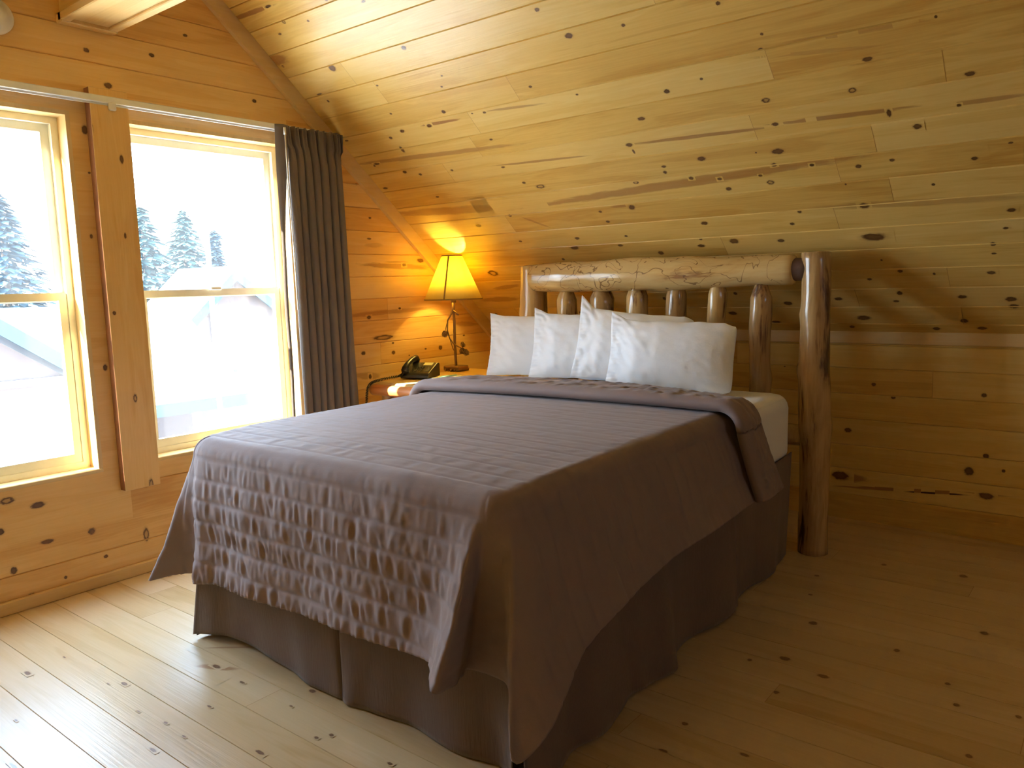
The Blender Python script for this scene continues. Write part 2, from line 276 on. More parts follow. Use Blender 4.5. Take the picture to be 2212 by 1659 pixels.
def fabric(name, col, col2, weave=900, rough=.9, sheen=.25, spec=.3, bump=.25):
    m, nt, b, N, L = nmat(name)
    tc = N.new('ShaderNodeTexCoord'); n = noise_tex(nt, tc.outputs['Object'], 6, 5, .6); n2 = noise_tex(nt, tc.outputs['Object'], weave, 2, .5)
    c = mixc(nt, n, col, col2); c = mixc(nt, math_node(nt, 'MULTIPLY', n2, .25), c, tuple(x * .6 for x in col))
    L.new(c, b.inputs['Base Color']); b.inputs['Roughness'].default_value = rough; b.inputs['Sheen Weight'].default_value = sheen; b.inputs['Sheen Roughness'].default_value = .4
    b.inputs['Specular IOR Level'].default_value = spec
    n3 = noise_tex(nt, tc.outputs['Object'], 45, 5, .6)
    bp = N.new('ShaderNodeBump'); bp.inputs['Strength'].default_value = bump; bp.inputs['Distance'].default_value = .004
    L.new(math_node(nt, 'ADD', n3, math_node(nt, 'MULTIPLY', n2, .15)), bp.inputs['Height']); L.new(bp.outputs[0], b.inputs['Normal'])
    return m

M_QUILT = fabric('brown_quilt', (.222, .158, .140), (.268, .192, .172), rough=.75, spec=.35, sheen=.15)
M_SKIRT = fabric('brown_skirt', (.145, .102, .080), (.190, .134, .106))
nt_ = M_SKIRT.node_tree; b_ = nt_.nodes['Principled BSDF']; tc_ = nt_.nodes.new('ShaderNodeTexCoord')
w_n = noise_tex(nt_, mapping(nt_, tc_.outputs['Object'], (230, 230, 9)), 1, 3, .6); bp_ = nt_.nodes.new('ShaderNodeBump'); bp_.inputs['Strength'].default_value = .6; bp_.inputs['Distance'].default_value = .003
nt_.links.new(w_n, bp_.inputs['Height']); nt_.links.new(bp_.outputs[0], b_.inputs['Normal'])
M_SHEET = fabric('white_sheet', (.82, .83, .85), (.87, .88, .90), rough=.75, sheen=.1, bump=.3)
M_CURT = fabric('curtain_cloth', (.180, .148, .125), (.23, .19, .165), sheen=.1)
M_LINING = fabric('curtain_lining', (.48, .42, .28), (.55, .48, .33))
M_VINYL = simple('window_vinyl', (.84, .81, .66), .4)
M_WHITE = simple('white_plastic', (.78, .75, .68), .4)
M_TRACK = simple('track_metal', (.82, .83, .80), .35, metal=.3)
M_BLACK = simple('black_plastic', (.018, .018, .016), .32)
M_KEY = simple('phone_key', (.06, .06, .055), .5)
M_CARD = simple('phone_card', (.75, .72, .45), .6)
M_BRONZE = simple('bronze_metal', (.26, .15, .08), .5, metal=.4, bump=(60, .4, .003))
M_PAPER = simple('note_paper', (.80, .82, .78), .7)

def glass():
    m, nt, b, N, L = nmat('window_glass'); N.remove(b)
    out = [n for n in N if n.type == 'OUTPUT_MATERIAL'][0]
    t = N.new('ShaderNodeBsdfTransparent'); g = N.new('ShaderNodeBsdfGlossy'); g.inputs['Roughness'].default_value = .02
    d = N.new('ShaderNodeBsdfTranslucent'); d.inputs[0].default_value = (.9, .95, 1, 1)
    a = N.new('ShaderNodeMixShader'); a.inputs[0].default_value = .04; L.new(t.outputs[0], a.inputs[1]); L.new(g.outputs[0], a.inputs[2])
    c = N.new('ShaderNodeMixShader'); c.inputs[0].default_value = .012; L.new(a.outputs[0], c.inputs[1]); L.new(d.outputs[0], c.inputs[2])  # faint milky veil puts the window glare haze into the pane
    L.new(c.outputs[0], out.inputs[0]); return m
M_GLASS = glass()

# ------------------------------------------------------------------ planked surfaces
class Planks:
    def __init__(s, P, nrm): s.P, s.n = P, Vector(nrm); s.v, s.f, s.w, s.k, s.p = [], [], [], [], []
    def quad(s, c, kuv=None, kp=(0, .5), lift=0.0, depth=None, woff=0.0):
        b = len(s.v)
        for i, (a, q) in enumerate(c):
            d = lift - (depth[i] if depth else 0)
            s.v.append(tuple(Vector(s.P(a, q)) + s.n * d)); s.w.append((a + woff, q))
        s.f.append((b, b + 1, b + 2, b + 3)); s.k += kuv or [(9, 9)] * 4; s.p += [kp] * 4
    def bands(s, edges, spans, seed, g=.0035, dep=.005, flush=(), lens=(1.6, 3.4), knots=(), auto=0.0, fixed=None):
        R = random.Random(seed)
        for i in range(len(edges) - 1):
            b0, b1 = edges[i], edges[i + 1]; g0 = 0 if round(b0, 3) in flush else g; g1 = 0 if round(b1, 3) in flush else g
            for a0, a1 in spans(b0, b1):
                if fixed: cuts = [a0, a1]
                else:
                    cuts = [a0]; x = a0 + R.uniform(.3, lens[1])
                    while x < a1 - .4: cuts.append(x); x += R.uniform(*lens)
                    cuts.append(a1)
                for c0, c1 in zip(cuts[:-1], cuts[1:]):
                    rnd = R.random() if not fixed else fixed; off = R.uniform(0, 40)
                    nseg = max(1, int((c1 - c0) / 1.2)); 
                    e0 = e1 = 0; ej = c1 != a1
                    xs = [c0 + e0 + (c1 - c0 - e0 - e1) * k / nseg for k in range(nseg + 1)]
                    for u0, u1 in zip(xs[:-1], xs[1:]):
                        s.quad([(u0, b0 + g0), (u1, b0 + g0), (u1, b1 - g1), (u0, b1 - g1)], kp=(0, rnd), woff=off)
                        if g0: s.quad([(u0, b0), (u1, b0), (u1, b0 + g0), (u0, b0 + g0)], kp=(0, rnd), woff=off, depth=(dep, dep, 0, 0))
                        if g1: s.quad([(u0, b1 - g1), (u1, b1 - g1), (u1, b1), (u0, b1)], kp=(0, rnd), woff=off, depth=(0, 0, dep, dep))
                    if ej: s.quad([(c1 - .0009, b0 + g0), (c1 + .0009, b0 + g0), (c1 + .0009, b1 - g1), (c1 - .0009, b1 - g1)], [(.0, .0)] * 4, (2.6, rnd), lift=.0004)
                    kk = [k for k in knots if c0 - k[2] * 1.6 < k[0] < c1 + k[2] * 1.6]
                    if auto:
                        for _ in range(int((c1 - c0) * auto + R.random())):
                            ka, kb = R.uniform(c0 + .05, c1 - .05), R.uniform(b0 + .02, b1 - .02)
                            if auto_ok(s, ka, kb): kk.append((ka, kb, R.choice((.008, .011, .014, .02)), R.choice((.006, .008, .011)), 1 if R.random() < .2 else 0))
                    for k in kk:
                        ka, kb, ha, hb, kd = k[:5]; sl = k[5] if len(k) > 5 else 0
                        E = 1.55
                        hi_, lo_ = kb + hb * E + abs(sl) * ha * E, kb - hb * E - abs(sl) * ha * E
                        q0, q1 = max(b0 + g0, lo_), min(b1 - g1, hi_)
                        p0, p1 = max(c0 + .001, ka - ha * E), min(c1 - .001, ka + ha * E)
                        if q1 - q0 < .002 or p1 - p0 < .003: continue
                        ns = 6 if (sl and ha > .1) else 1
                        for t in range(ns):
                            r0, r1 = p0 + (p1 - p0) * t / ns, p0 + (p1 - p0) * (t + 1) / ns
                            cc = [(r0, q0), (r1, q0), (r1, q1), (r0, q1)]
                            s.quad(cc, [((a - ka) / ha, (q - kb - sl * (a - ka)) / hb) for a, q in cc], (kd, rnd), lift=.0005 + .00006 * (len(s.v) % 9) + (.0006 if kd < 2 else 0), woff=off)
    def build(s, name, mat, parent=None):
        me = bpy.data.meshes.new(name); me.from_pydata(s.v, [], s.f); me.update()
        for nm, data in (('wood', s.w), ('knot', s.k), ('kp', s.p)):
            uv = me.uv_layers.new(name=nm); uv.data.foreach_set('uv', [c for q in data for c in q])
        me.update()
        # face the room
        import bmesh
        o = link(name, me, mat, parent)
        return o

def auto_ok(s, a, b): return s.ok(a, b) if hasattr(s, 'ok') else True

def wood_uv(o, along=0, seed=0):
    """board mapping for trim and other sawn pieces: along = the axis the grain runs on"""
    me = o.data; R = random.Random(seed); r = R.random(); off = R.uniform(0, 30)
    oth = [i for i in range(3) if i != along]
    co = [me.vertices[l.vertex_index].co for l in me.loops]
    for nm, data in (('wood', [(c[along] + off, c[oth[0]] + c[oth[1]] * .7) for c in co]), ('knot', [(9, 9)] * len(co)), ('kp', [(0, r)] * len(co))):
        uv = me.uv_layers.new(name=nm); uv.data.foreach_set('uv', [c for q in data for c in q])
    return o

# ------------------------------------------------------------------ the room
XR, YB = 6.4, -5.30           # right wall, back wall
KZ, SL = 1.0, 0.858           # knee wall height, roof slope
RY = -2.65                    # ridge
RZ = KZ - SL * RY
CS = math.sqrt(1 + SL * SL)

# floor
fl = Planks(lambda a, b: (a, b, 0), (0, 0, 1))
fe = [-3.304 + .1385 * k for k in range(-17, 27)]; fe = [YB] + [e for e in fe if YB + .02 < e < -.02] + [0.0]
fl.ok = lambda a, b: a > 4.3 or b < -4.2 or (a < .9 and b > -2.6)
fe[0] -= .02; fe[-1] += .02
fl.bands(fe, lambda b0, b1: [(-.02, XR + .02)], 3, g=.0016, dep=.004, knots=KNOTS['floor'], auto=1.0, lens=(2.2, 4.2))
tag(fl.build('floor', M_FLOOR), 'wide pine board floor', kind='structure')

# knee wall behind the headboard
kw = Planks(lambda a, b: (a, 0, b), (0, -1, 0))
kw.ok = lambda a, b: a > 3.3 or a < 2.2
kw.bands([0, .138, .275, .405, .545, .68, .815, .935, KZ + .01], lambda b0, b1: [(-.02, XR + .02)], 5, flush={0}, knots=KNOTS['knee'], auto=1.2)
tag(kw.build('wall_back', M_CEIL), 'low pine board knee wall behind the headboard', kind='structure')
ow = Planks(lambda a, b: (a, YB, b), (0, 1, 0))
ow.bands([0, .138, .275, .405, .545, .68, .815, .935, KZ + .01], lambda b0, b1: [(-.02, XR + .02)], 6, flush={0}, auto=1.2)
tag(ow.build('wall_front', M_WALL), kind='structure')

# sloped ceiling, both sides of the ridge
se = [0, .078] + [.215 + .1395 * k for k in range(0, 40)]; smax = -RY * CS; se = [e for e in se if e < smax - .03] + [smax]; se[0] = -.02
nc = Vector((0, -SL, -1)).normalized()
ce = Planks(lambda a, b: (a, -b / CS, KZ + SL * b / CS), nc)
ce.ok = lambda a, b: b > 2.35 or a > 3.6 or a < .2
ce.bands(se, lambda b0, b1: [(-.02, XR + .02)], 11, knots=KNOTS['ceiling'], auto=1.5, lens=(1.4, 3.2))
tag(ce.build('ceiling', M_CEIL), 'sloped ceiling of knotty pine boards over the bed', kind='structure')
c2 = Planks(lambda a, b: (a, YB + b / CS, KZ + SL * b / CS), Vector((0, SL, -1)).normalized())
c2.bands(se, lambda b0, b1: [(-.02, XR + .02)], 12, auto=1.5)
tag(c2.build('ceiling', M_CEIL), kind='structure')

# gable wall with the windows
ww = Planks(lambda a, b: (0, a, b), (1, 0, 0))
ww.ok = lambda a, b: a > -1.2 and b < .5
def gable(b):
    if b <= KZ: return YB, 0.0
    d = (b - KZ) / SL; return YB + d, -d
def wspans(b0, b1):
    y0, y1 = gable(b0); mid = (b0 + b1) / 2; out = [(y0, y1)]
    if WZ0 < mid < WZ1:
        for a, c in WIN.values():
            nx = []
            for p, q in out:
                if c <= p or a >= q: nx.append((p, q)); continue
                if p < a: nx.append((p, a))
                if c < q: nx.append((c, q))
            out = nx
    return out
we = [0, .155, .272, .433, .515, .567, .701, .836, .97, 1.107, 1.238, 1.369, 1.5, 1.638, 1.772, 1.903, 2.037, 2.085, 2.199, 2.304, 2.442, 2.578, 2.714, 2.85, 2.99, 3.13, RZ]
def part_spans(lo, hi):
    def fn(b0, b1):
        out = []
        for p, q in wspans(b0, b1):
            p2, q2 = max(p, lo), min(q, hi)
            if q2 - p2 > .01: out.append((p2, q2))
        return out
    return fn
flush = {.515, 2.085, .272, 2.199}
ww.bands([e for e in we if e <= .272], wspans, 21, flush={0, .272}, knots=KNOTS['window'], auto=.8)
ww.bands([.272, .433, .515, .567], part_spans(-2.645, 0), 23, flush=flush, knots=KNOTS['window'])
ww.bands([e for e in we if .567 <= e <= 2.199], part_spans(-1.655, 0), 24, flush={2.085, .515, 2.199}, knots=KNOTS['window'])
ww.bands([e for e in we if .272 <= e <= 2.199], part_spans(-5.3, -3.75), 29, flush={2.085, .515, 2.199, .272}, auto=.8)
# the flat boards framing the openings
ww.bands([.272, .515], part_spans(-3.75, -2.645), 25, g=.0, knots=KNOTS['window'], fixed=.45)
ww.bands([.515, 2.085], part_spans(-2.757, -2.645), 26, g=0, knots=KNOTS['window'], fixed=.5)
ww.bands([.515, .567, 2.085], part_spans(-2.645, -2.526), 26, g=0, knots=KNOTS['window'], fixed=.5)
ww.bands([.515, 1.0, 2.085], part_spans(-3.75, -3.63), 27, g=0, fixed=.4)
ww.bands([2.085, 2.199], part_spans(-3.75, -1.655), 28, g=0, knots=KNOTS['window'], fixed=.55)
ww.bands([e for e in we if e >= 2.199], wspans, 22, flush={2.199}, knots=KNOTS['window'], auto=.8)
tag(ww.build('wall_left', M_WALL), 'gable wall of horizontal pine boards with two windows', kind='structure')
rw = Planks(lambda a, b: (XR, a, b), (-1, 0, 0))
FW = (-2.86, -2.44, 1.772, 2.199)     # small opening added in the opposite gable for fill light
def rspans(b0, b1):
    y0, y1 = gable(b0)
    return [(y0, FW[0]), (FW[1], y1)] if FW[2] <= (b0 + b1) / 2 <= FW[3] else [(y0, y1)]
rw.bands(we, rspans, 31, flush={0, 1.772, 2.199}, auto=1.0)
tag(rw.build('wall_right', M_WALL), kind='structure')

# ridge beam box above the windows
mb = MB(); mb.box((0, -2.758, 2.452), (XR, -2.557, 3.20), .004); mb.box((.02, -2.775, 2.44), (XR, -2.735, 2.475), .004); mb.box((.02, -2.58, 2.44), (XR, -2.54, 2.475), .004); mb.box((0.0, -2.775, 2.435), (.05, -2.54, 2.475), .004)
bb = wood_uv(mb.build('trim_1', M_TRIM), 0, 5); tag(bb, 'boxed pine ridge beam at the peak of the ceiling', kind='structure')
# rake trim where ceiling meets the gable wall
def rake(sign, name, lab):
    mb = MB(); y0 = 0.0 if sign > 0 else YB; L_ = -RY
    pts = []
    for t in (0.0, 1.0):
        y = y0 - sign * L_ * t; z = KZ + SL * L_ * t
        for dx, dz in ((0.0, .0), (.022, .0), (.022, -.100), (0.0, -.105)): pts.append((dx, y, z + dz - (0.0 if dz else .0)))
    mb.add(pts, [(0, 1, 2, 3), (7, 6, 5, 4), (1, 5, 6, 2), (2, 6, 7, 3), (0, 4, 5, 1), (0, 3, 7, 4)])
    o = wood_uv(mb.build(name, M_TRIM), 1, 7 if sign > 0 else 8); tag(o, lab, kind='structure')
rake(1, 'trim_2', 'pine rake trim along the sloped ceiling above the curtain'); rake(-1, 'trim_3', None)
mb = MB(); mb.box((0, YB, 0), (.022, 0, .056), .004)
tag(wood_uv(mb.build('baseboard_left', M_TRIM), 1, 9), 'narrow pine strip at the foot of the window wall', kind='structure')
mb = MB(); mb.box((0, -.018, .0), (.03, 0, KZ - .02), .003)
tag(wood_uv(mb.build('trim_4', M_TRIM), 2, 10), 'vertical pine corner strip behind the lamp', kind='structure')
mb = MB(); mb.box((.022, -.012, .945), (XR, 0, KZ + .008), .003)
tag(wood_uv(mb.build('trim_5', M_TRIM), 0, 14), 'pale pine strip at the top of the knee wall', kind='structure')
# thick board between the windows: left edge stained brown, its shade put into the colour
mb = MB(); mb.box((0, -2.690, .416), (.050, -2.526, 2.19), .002)
o = wood_uv(mb.build('trim_6', [M_TRIM, simple('stained_shaded_edge', (.30, .13, .06), .8)]), 2, 12)
for p in o.data.polygons:
    if p.normal.y < -.9: p.material_index = 1
tag(o, 'thick upright pine board between the two windows', kind='structure')
tk = Planks(lambda a, b: (.0502, b, a), (1, 0, 0))
tk.bands([-2.689, -2.527], lambda b0, b1: [(.418, 2.188)], 33, g=0, fixed=.42, knots=[(k[1], k[0], k[3] * 1.3, k[2] * .8, k[4]) for k in KNOTS['window'] if k[4] < 2])
tag(tk.build('trim_6', M_WALL), 'knotty face of the upright board between the windows', kind='structure')

# windows
def window(n, y0, y1, lab):
    root = empty('window_%d' % n, (0, (y0 + y1) / 2, WZ0)); tag(root, lab, kind='structure')
    def P(name, mb, mat, parent=None, wood=None):
        me = mb.build(name, mat)
        par = parent or root
        me.data.transform(Matrix.Translation(-Vector(root.location))); me.parent = par
        if wood is not None: wood_uv(me, wood, n * 3)
        return me
    D = .15; j = .018
    mb = MB(); mb.box((-D, y0 - .0, WZ0 + j), (0.0, y0 + j, WZ1)); mb.box((-D, y1 - j, WZ0 + j), (0.0, y1, WZ1)); mb.box((-D, y0 + j, WZ1 - j), (0.0, y1 - j, WZ1))
    P('jamb', mb, M_TRIM, wood=2)
    mb = MB(); mb.box((-D, y0, WZ0), (.004, y1, WZ0 + j), .003); P('sill', mb, M_TRIM, wood=1)
    a0, a1, c0, c1 = y0 + j, y1 - j, WZ0 + j, WZ1 - j
    mb = MB(); fx0, fx1, t = -.14, -.085, .028
    mb.box((fx0, a0, c0), (fx1, a0 + t, c1)); mb.box((fx0, a1 - t, c0), (fx1, a1, c1)); mb.box((fx0, a0 + t, c1 - t), (fx1, a1 - t, c1)); mb.box((fx0, a0 + t, c0), (fx1, a1 - t, c0 + t))
    P('window_frame', mb, M_VINYL)
    mid = 1.30; b0, b1 = a0 + t, a1 - t
    for (z0, z1, x0, x1) in ((c0 + t, mid + .02, -.115, -.09), (mid - .02, c1 - t, -.138, -.115)):
        w_ = .034; mb = MB()
        mb.box((x0, b0, z0), (x1, b0 + w_, z1)); mb.box((x0, b1 - w_, z0), (x1, b1, z1))
        mb.box((x0, b0 + w_, z0), (x1, b1 - w_, z0 + w_ + .006)); mb.box((x0, b0 + w_, z1 - w_), (x1, b1 - w_, z1))
        if z1 < 1.5: mb.box((x1, (b0 + b1) / 2 - .03, z1 - .006), (x1 + .018, (b0 + b1) / 2 + .03, z1 + .012), .003)
        s_ = P('sash', mb, M_VINYL)
        g = MB(); xm = (x0 + x1) / 2; g.box((xm - .002, b0 + w_, z0 + w_), (xm + .002, b1 - w_, z1 - w_))
        P('pane', g, M_GLASS, s_)
window(1, *WIN[1], 'left double hung window with pale vinyl sashes, no curtain over it')
window(2, *WIN[2], 'right double hung window with pale vinyl sashes beside the curtain')

# outer skin of the house: sheathing behind the boards, roof deck, and an added unseen wall blocking sun at the left window
M_SKIN = simple('sheathing', (.35, .25, .16), .9)
mb = MB(); X0, X1 = -.16, -.007
mb.box((X0, YB - .15, -.2), (X1, .15, WZ0)); (w1a, w1b), (w2a, w2b) = WIN[1], WIN[2]
for p_, q_ in ((YB - .15, w1a), (w1b, w2a), (w2b, .15)): mb.box((X0, p_, WZ0), (X1, q_, WZ1))
v_ = [(YB - .15, WZ1), (.15, WZ1), (.15, 1.2), (.15, 1.0), (RY, RZ + .15), (YB - .15, 1.0)]
zt_ = lambda y: KZ + .02 - SL * y
mb.add([(x, y, z) for x in (X0, X1) for y, z in ((RY + (RY - YB) * -(1 - (WZ1 - KZ) / (RZ - KZ)) - .1, WZ1), (RY + (RY - YB) * (1 - (WZ1 - KZ) / (RZ - KZ)) + .1, WZ1), (RY, RZ + .09))], [(0, 1, 2), (5, 4, 3), (0, 3, 4, 1), (1, 4, 5, 2), (2, 5, 3, 0)])
tag(mb.build('wall_left', M_SKIN), 'outer face of the window wall', kind='structure')
mb = MB(); mb.box((-1.0 + .41, -4.07, -2.9), (-.16, -3.95, 3.4)); tag(mb.build('wall_sun_block', M_SKIN), 'unseen wall added beside the left window to block the sun', kind='structure')
for s_ in (1, -1):
    y_e = 0 if s_ > 0 else YB; mb = MB(); e_ = -s_
    p0 = (y_e - e_ * .25, KZ + .03 - SL * .25); p1 = (RY, RZ + .03)
    mb.add([(x, y, z + d) for x in (-.3, XR + .3) for y, z in (p0, p1) for d in (0, .12)], [(0, 1, 3, 2), (4, 6, 7, 5), (0, 4, 5, 1), (2, 3, 7, 6), (0, 2, 6, 4), (1, 5, 7, 3)])
    tag(mb.build('ceiling', M_SKIN), 'roof deck over the ceiling boards', kind='structure')

# unseen pale slab added under the windows to bounce sun onto the ceiling
M_BOUNCE = simple('pale_bounce_roof', (.74, .74, .72), .45)
mb = MB(); mb.add([(-.165, -3.9, .22), (-.165, 1.5, .22), (-2.5, 1.5, -.42), (-2.5, -3.9, -.42), (-.165, -3.9, .14), (-.165, 1.5, .14), (-2.5, 1.5, -.50), (-2.5, -3.9, -.50)], [(0, 1, 2, 3), (7, 6, 5, 4), (0, 4, 5, 1), (1, 5, 6, 2), (2, 6, 7, 3), (3, 7, 4, 0)])
tag(mb.build('roof_bounce', M_BOUNCE), 'unseen pale roof added under the windows to bounce sunlight', kind='structure')

mb = MB(); t_ = .045; (f0, f1, f2, f3) = FW  # frame of the unseen opening added for fill light
mb.box((XR, f0, f2), (XR + .08, f0 + t_, f3)); mb.box((XR, f1 - t_, f2), (XR + .08, f1, f3)); mb.box((XR, f0 + t_, f2), (XR + .08, f1 - t_, f2 + t_)); mb.box((XR, f0 + t_, f3 - t_), (XR + .08, f1 - t_, f3))
tag(mb.build('window_3', M_VINYL), 'small window added in the opposite gable for fill light', kind='structure')
pd_ = bpy.data.lights.new('window_portal', 'AREA'); pd_.shape = 'RECTANGLE'; pd_.size = f1 - f0; pd_.size_y = f3 - f2; pd_.cycles.is_portal = True
po_ = bpy.data.objects.new('window_portal', pd_); COL.objects.link(po_); po_.location = (XR + .09, (f0 + f1) / 2, (f2 + f3) / 2); po_.rotation_euler = (math.pi / 2, 0, math.pi / 2)

def part(name, mb, mat, root, fix=True, sub=None, wood=None):
    """one mesh under a thing whose Empty stands at root.location (sub: the part it belongs to)"""
    o = mb.build(name, mat, None, fix); o.data.transform(Matrix.Translation(-Vector(root.location))); o.parent = sub or root
    if wood is not None: wood_uv(o, wood, len(o.data.vertices))
    return o

# ------------------------------------------------------------------ log headboard
def log(mb, p0, p1, rad, seed, n=28, step=.03, rough=.05, bumps=(), dome=.25, taper=None, bend=0.0):
    """peeled log from p0 to p1; rad is a list of radii along it; bumps: (t, angle, height, size)"""
    p0, p1 = Vector(p0), Vector(p1); ax = p1 - p0; L = ax.length; ax.normalize()
    up = Vector((0, 0, 1)) if abs(ax.z) < .8 else Vector((0, 1, 0)); a = ax.cross(up).normalized(); b = ax.cross(a)
    nz = smooth_noise(seed); m = max(4, int(L / step)); rows = []
    def R(t):
        x = t * (len(rad) - 1); i = min(int(x), len(rad) - 2); return rad[i] + (rad[i + 1] - rad[i]) * (x - i)
    ts = [i / m for i in range(m + 1)]
    r0, r1 = R(0), R(1)
    ends = [(0, -r0 * dome, .0), (0, -r0 * dome * .8, .55), (0, -r0 * dome * .3, .9)]
    seq = [(t, o, k) for t, o, k in ends] + [(t, 0, 1) for t in ts] + [(1, r1 * dome * .3, .9), (1, r1 * dome * .8, .55), (1, r1 * dome, 0)]
    v, f = [], []
    for t, off, k in seq:
        c = p0 + ax * (L * t + off) + a * (bend * math.sin(math.pi * t)) + a * nz(t * L * 2.2, 3) * .012 + b * nz(t * L * 2.2, 9) * .012
        for q in range(n):
            an = 2 * math.pi * q / n
            r = R(t) * (1 + rough * nz(math.cos(an) * 1.2, math.sin(an) * 1.2, t * L * 5) + rough * .5 * nz(math.cos(an) * 3, math.sin(an) * 3, t * L * 9))
            for bt, ba, bh, bs in bumps:
                d = ((t - bt) * L / bs) ** 2 + ((((an - ba + math.pi) % (2 * math.pi)) - math.pi) * R(t) / bs) ** 2
                r += bh * math.exp(-d)
            v.append(c + (a * math.cos(an) + b * math.sin(an)) * r * max(k, .001))
    for i in range(len(seq) - 1):
        for q in range(n): f.append((i * n + q, i * n + (q + 1) % n, (i + 1) * n + (q + 1) % n, (i + 1) * n + q))
    mb.add(v, f, 0, True)

HB = empty('log_headboard', (1.63, -.61, 0))
tag(HB, 'rustic peeled log headboard with thick posts and upright spindles at the bed head', 'headboard')
def hlog(name, p0, p1, rad, seed, mat=M_LOG, **k):
    mb = MB(); log(mb, p0, p1, rad, seed, **k); return part(name, mb, mat, HB)
hlog('post', (2.458, -.62, 0), (2.443, -.62, 1.405), [.069, .066, .067, .072, .066, .064, .063], 3, M_LOG_DARK, dome=.12, n=36, rough=.06,
     bumps=((.43, 1.2, .012, .05), (.43, 4.2, .011, .05), (.62, 0.6, .010, .03), (.80, .2, .008, .03), (.16, 2.0, .01, .05)))
hlog('post', (.815, -.60, 0), (.822, -.60, 1.40), [.078, .076, .078, .080, .082], 4, M_LOG, dome=.12, n=36, rough=.08, bumps=((.8, .4, .01, .04),))
hlog('top_rail', (.885, -.665, 1.333), (2.345, -.625, 1.333), [.074, .083, .084, .086, .084, .080, .072, .070], 5, M_RAIL, dome=.35, n=36, rough=.07,
     bumps=((.32, 1.0, .012, .05), (.62, 4.0, .012, .06), (.55, 1.5, .01, .05)))
hlog('tenon', (2.33, -.625, 1.333), (2.41, -.62, 1.333), [.055, .05], 9, simple('bark_end', (.10, .05, .03), .7))
hlog('bottom_rail', (.86, -.615, .56), (2.40, -.615, .56), [.05, .055, .05], 6, M_LOG_DARK)
for i, (x, r, zt, bd, mt) in enumerate(((1.073, .056, 1.245, 0, M_LOG), (1.312, .064, 1.25, .006, M_LOG_DARK), (1.515, .056, 1.262, -.01, M_LOG), (1.747, .050, 1.268, .006, M_LOG_DARK), (1.972, .045, 1.268, .012, M_LOG), (2.193, .050, 1.245, .0, M_LOG_DARK))):
    hlog('spindle', (x, -.62, .57), (x + .005, -.625, zt + .02), [r * .94, r * .96, r * .98, r, r * .97, r * 1.0, r * 1.02, r * .99, r * 1.0, r * 1.02, r * 1.04, r * 1.02, r * .60], 20 + i, mt, n=26, rough=.10, dome=.3, bend=bd,
         bumps=((.72, 1.0 + i, .007, .04), (.35, 2 * i, .008, .04)))

# ------------------------------------------------------------------ bed
BX0, BX1, BY0, BY1 = .93, 2.385, -2.80, -.715
def soft_box(mb, lo, hi, r, nx, ny, nz_, puff=0.0, seed=0):
    """rounded block with a gentle crown"""
    c = [(lo[i] + hi[i]) / 2 for i in range(3)]; h = [(hi[i] - lo[i]) / 2 for i in range(3)]; ns = (nx, ny, nz_)
    nzf = smooth_noise(seed + 40)
    for ax in range(3):
        for sg in (-1, 1):
            u, w = [i for i in range(3) if i != ax]; vs, fs = [], []
            for i in range(ns[u] + 1):
                for j in range(ns[w] + 1):
                    p = [0, 0, 0]; p[ax] = sg * h[ax]
                    def m_(t, hh):
                        s = -1 + 2 * t; return hh * math.copysign(1 - (1 - abs(s)) ** 1.4, s) if abs(s) > 0 else 0
                    p[u] = m_(i / ns[u], h[u]); p[w] = m_(j / ns[w], h[w])
                    q = [max(-(h[k] - r), min(h[k] - r, p[k])) for k in range(3)]; d = Vector([p[k] - q[k] for k in range(3)])
                    if d.length > 1e-9: d = d.normalized() * r
                    P = Vector(q) + d
                    if puff and ax == 2 and sg > 0: P.z += puff * (1 - (P.x / h[0]) ** 2) * (1 - (P.y / h[1]) ** 2)
                    P += d * (.15 * nzf(P.x * 4, P.y * 4, P.z * 4))
                    vs.append((P.x + c[0], P.y + c[1], P.z + c[2]))
            for i in range(ns[u]):
                for j in range(ns[w]):
                    k = i * (ns[w] + 1) + j; fs.append((k, k + 1, k + ns[w] + 2, k + ns[w] + 1))
            mb.add(vs, fs, 0, True)

mb = MB(); soft_box(mb, (BX0 + .01, BY0, .137), (BX1 - .01, BY1, .43), .03, 8, 10, 4)
o = mb.build('box_spring', M_SHEET); tag(o, 'box spring hidden behind the brown skirt under the mattress', 'box spring')
mb = MB(); soft_box(mb, (BX0 - .0, BY0, .442), (BX1 + .0, BY1, .770), .07, 30, 40, 12, .010, 2)
o = mb.build('mattress', M_SHEET); tag(o, 'thick mattress in a white fitted sheet, bare corner beside the headboard post', 'mattress')
# metal frame feet, out of sight behind the skirt
mb = MB()
for x in (BX0 + .1, BX1 - .1):
    for y in (BY0 + .15, BY1 - .15): mb.tube([(x, y, 0), (x, y, .13)], .02)
mb.box((BX0 + .06, BY0 + .1, .10), (BX0 + .1, BY1 - .1, .125)); mb.box((BX1 - .1, BY0 + .1, .10), (BX1 - .06, BY1 - .1, .125)); mb.box((BX0 + .06, BY0 + .12, .10), (BX1 - .06, BY0 + .16, .125))
o = mb.build('metal_bedstead', M_BLACK); tag(o, 'low metal bed frame under the box spring', 'bed frame')

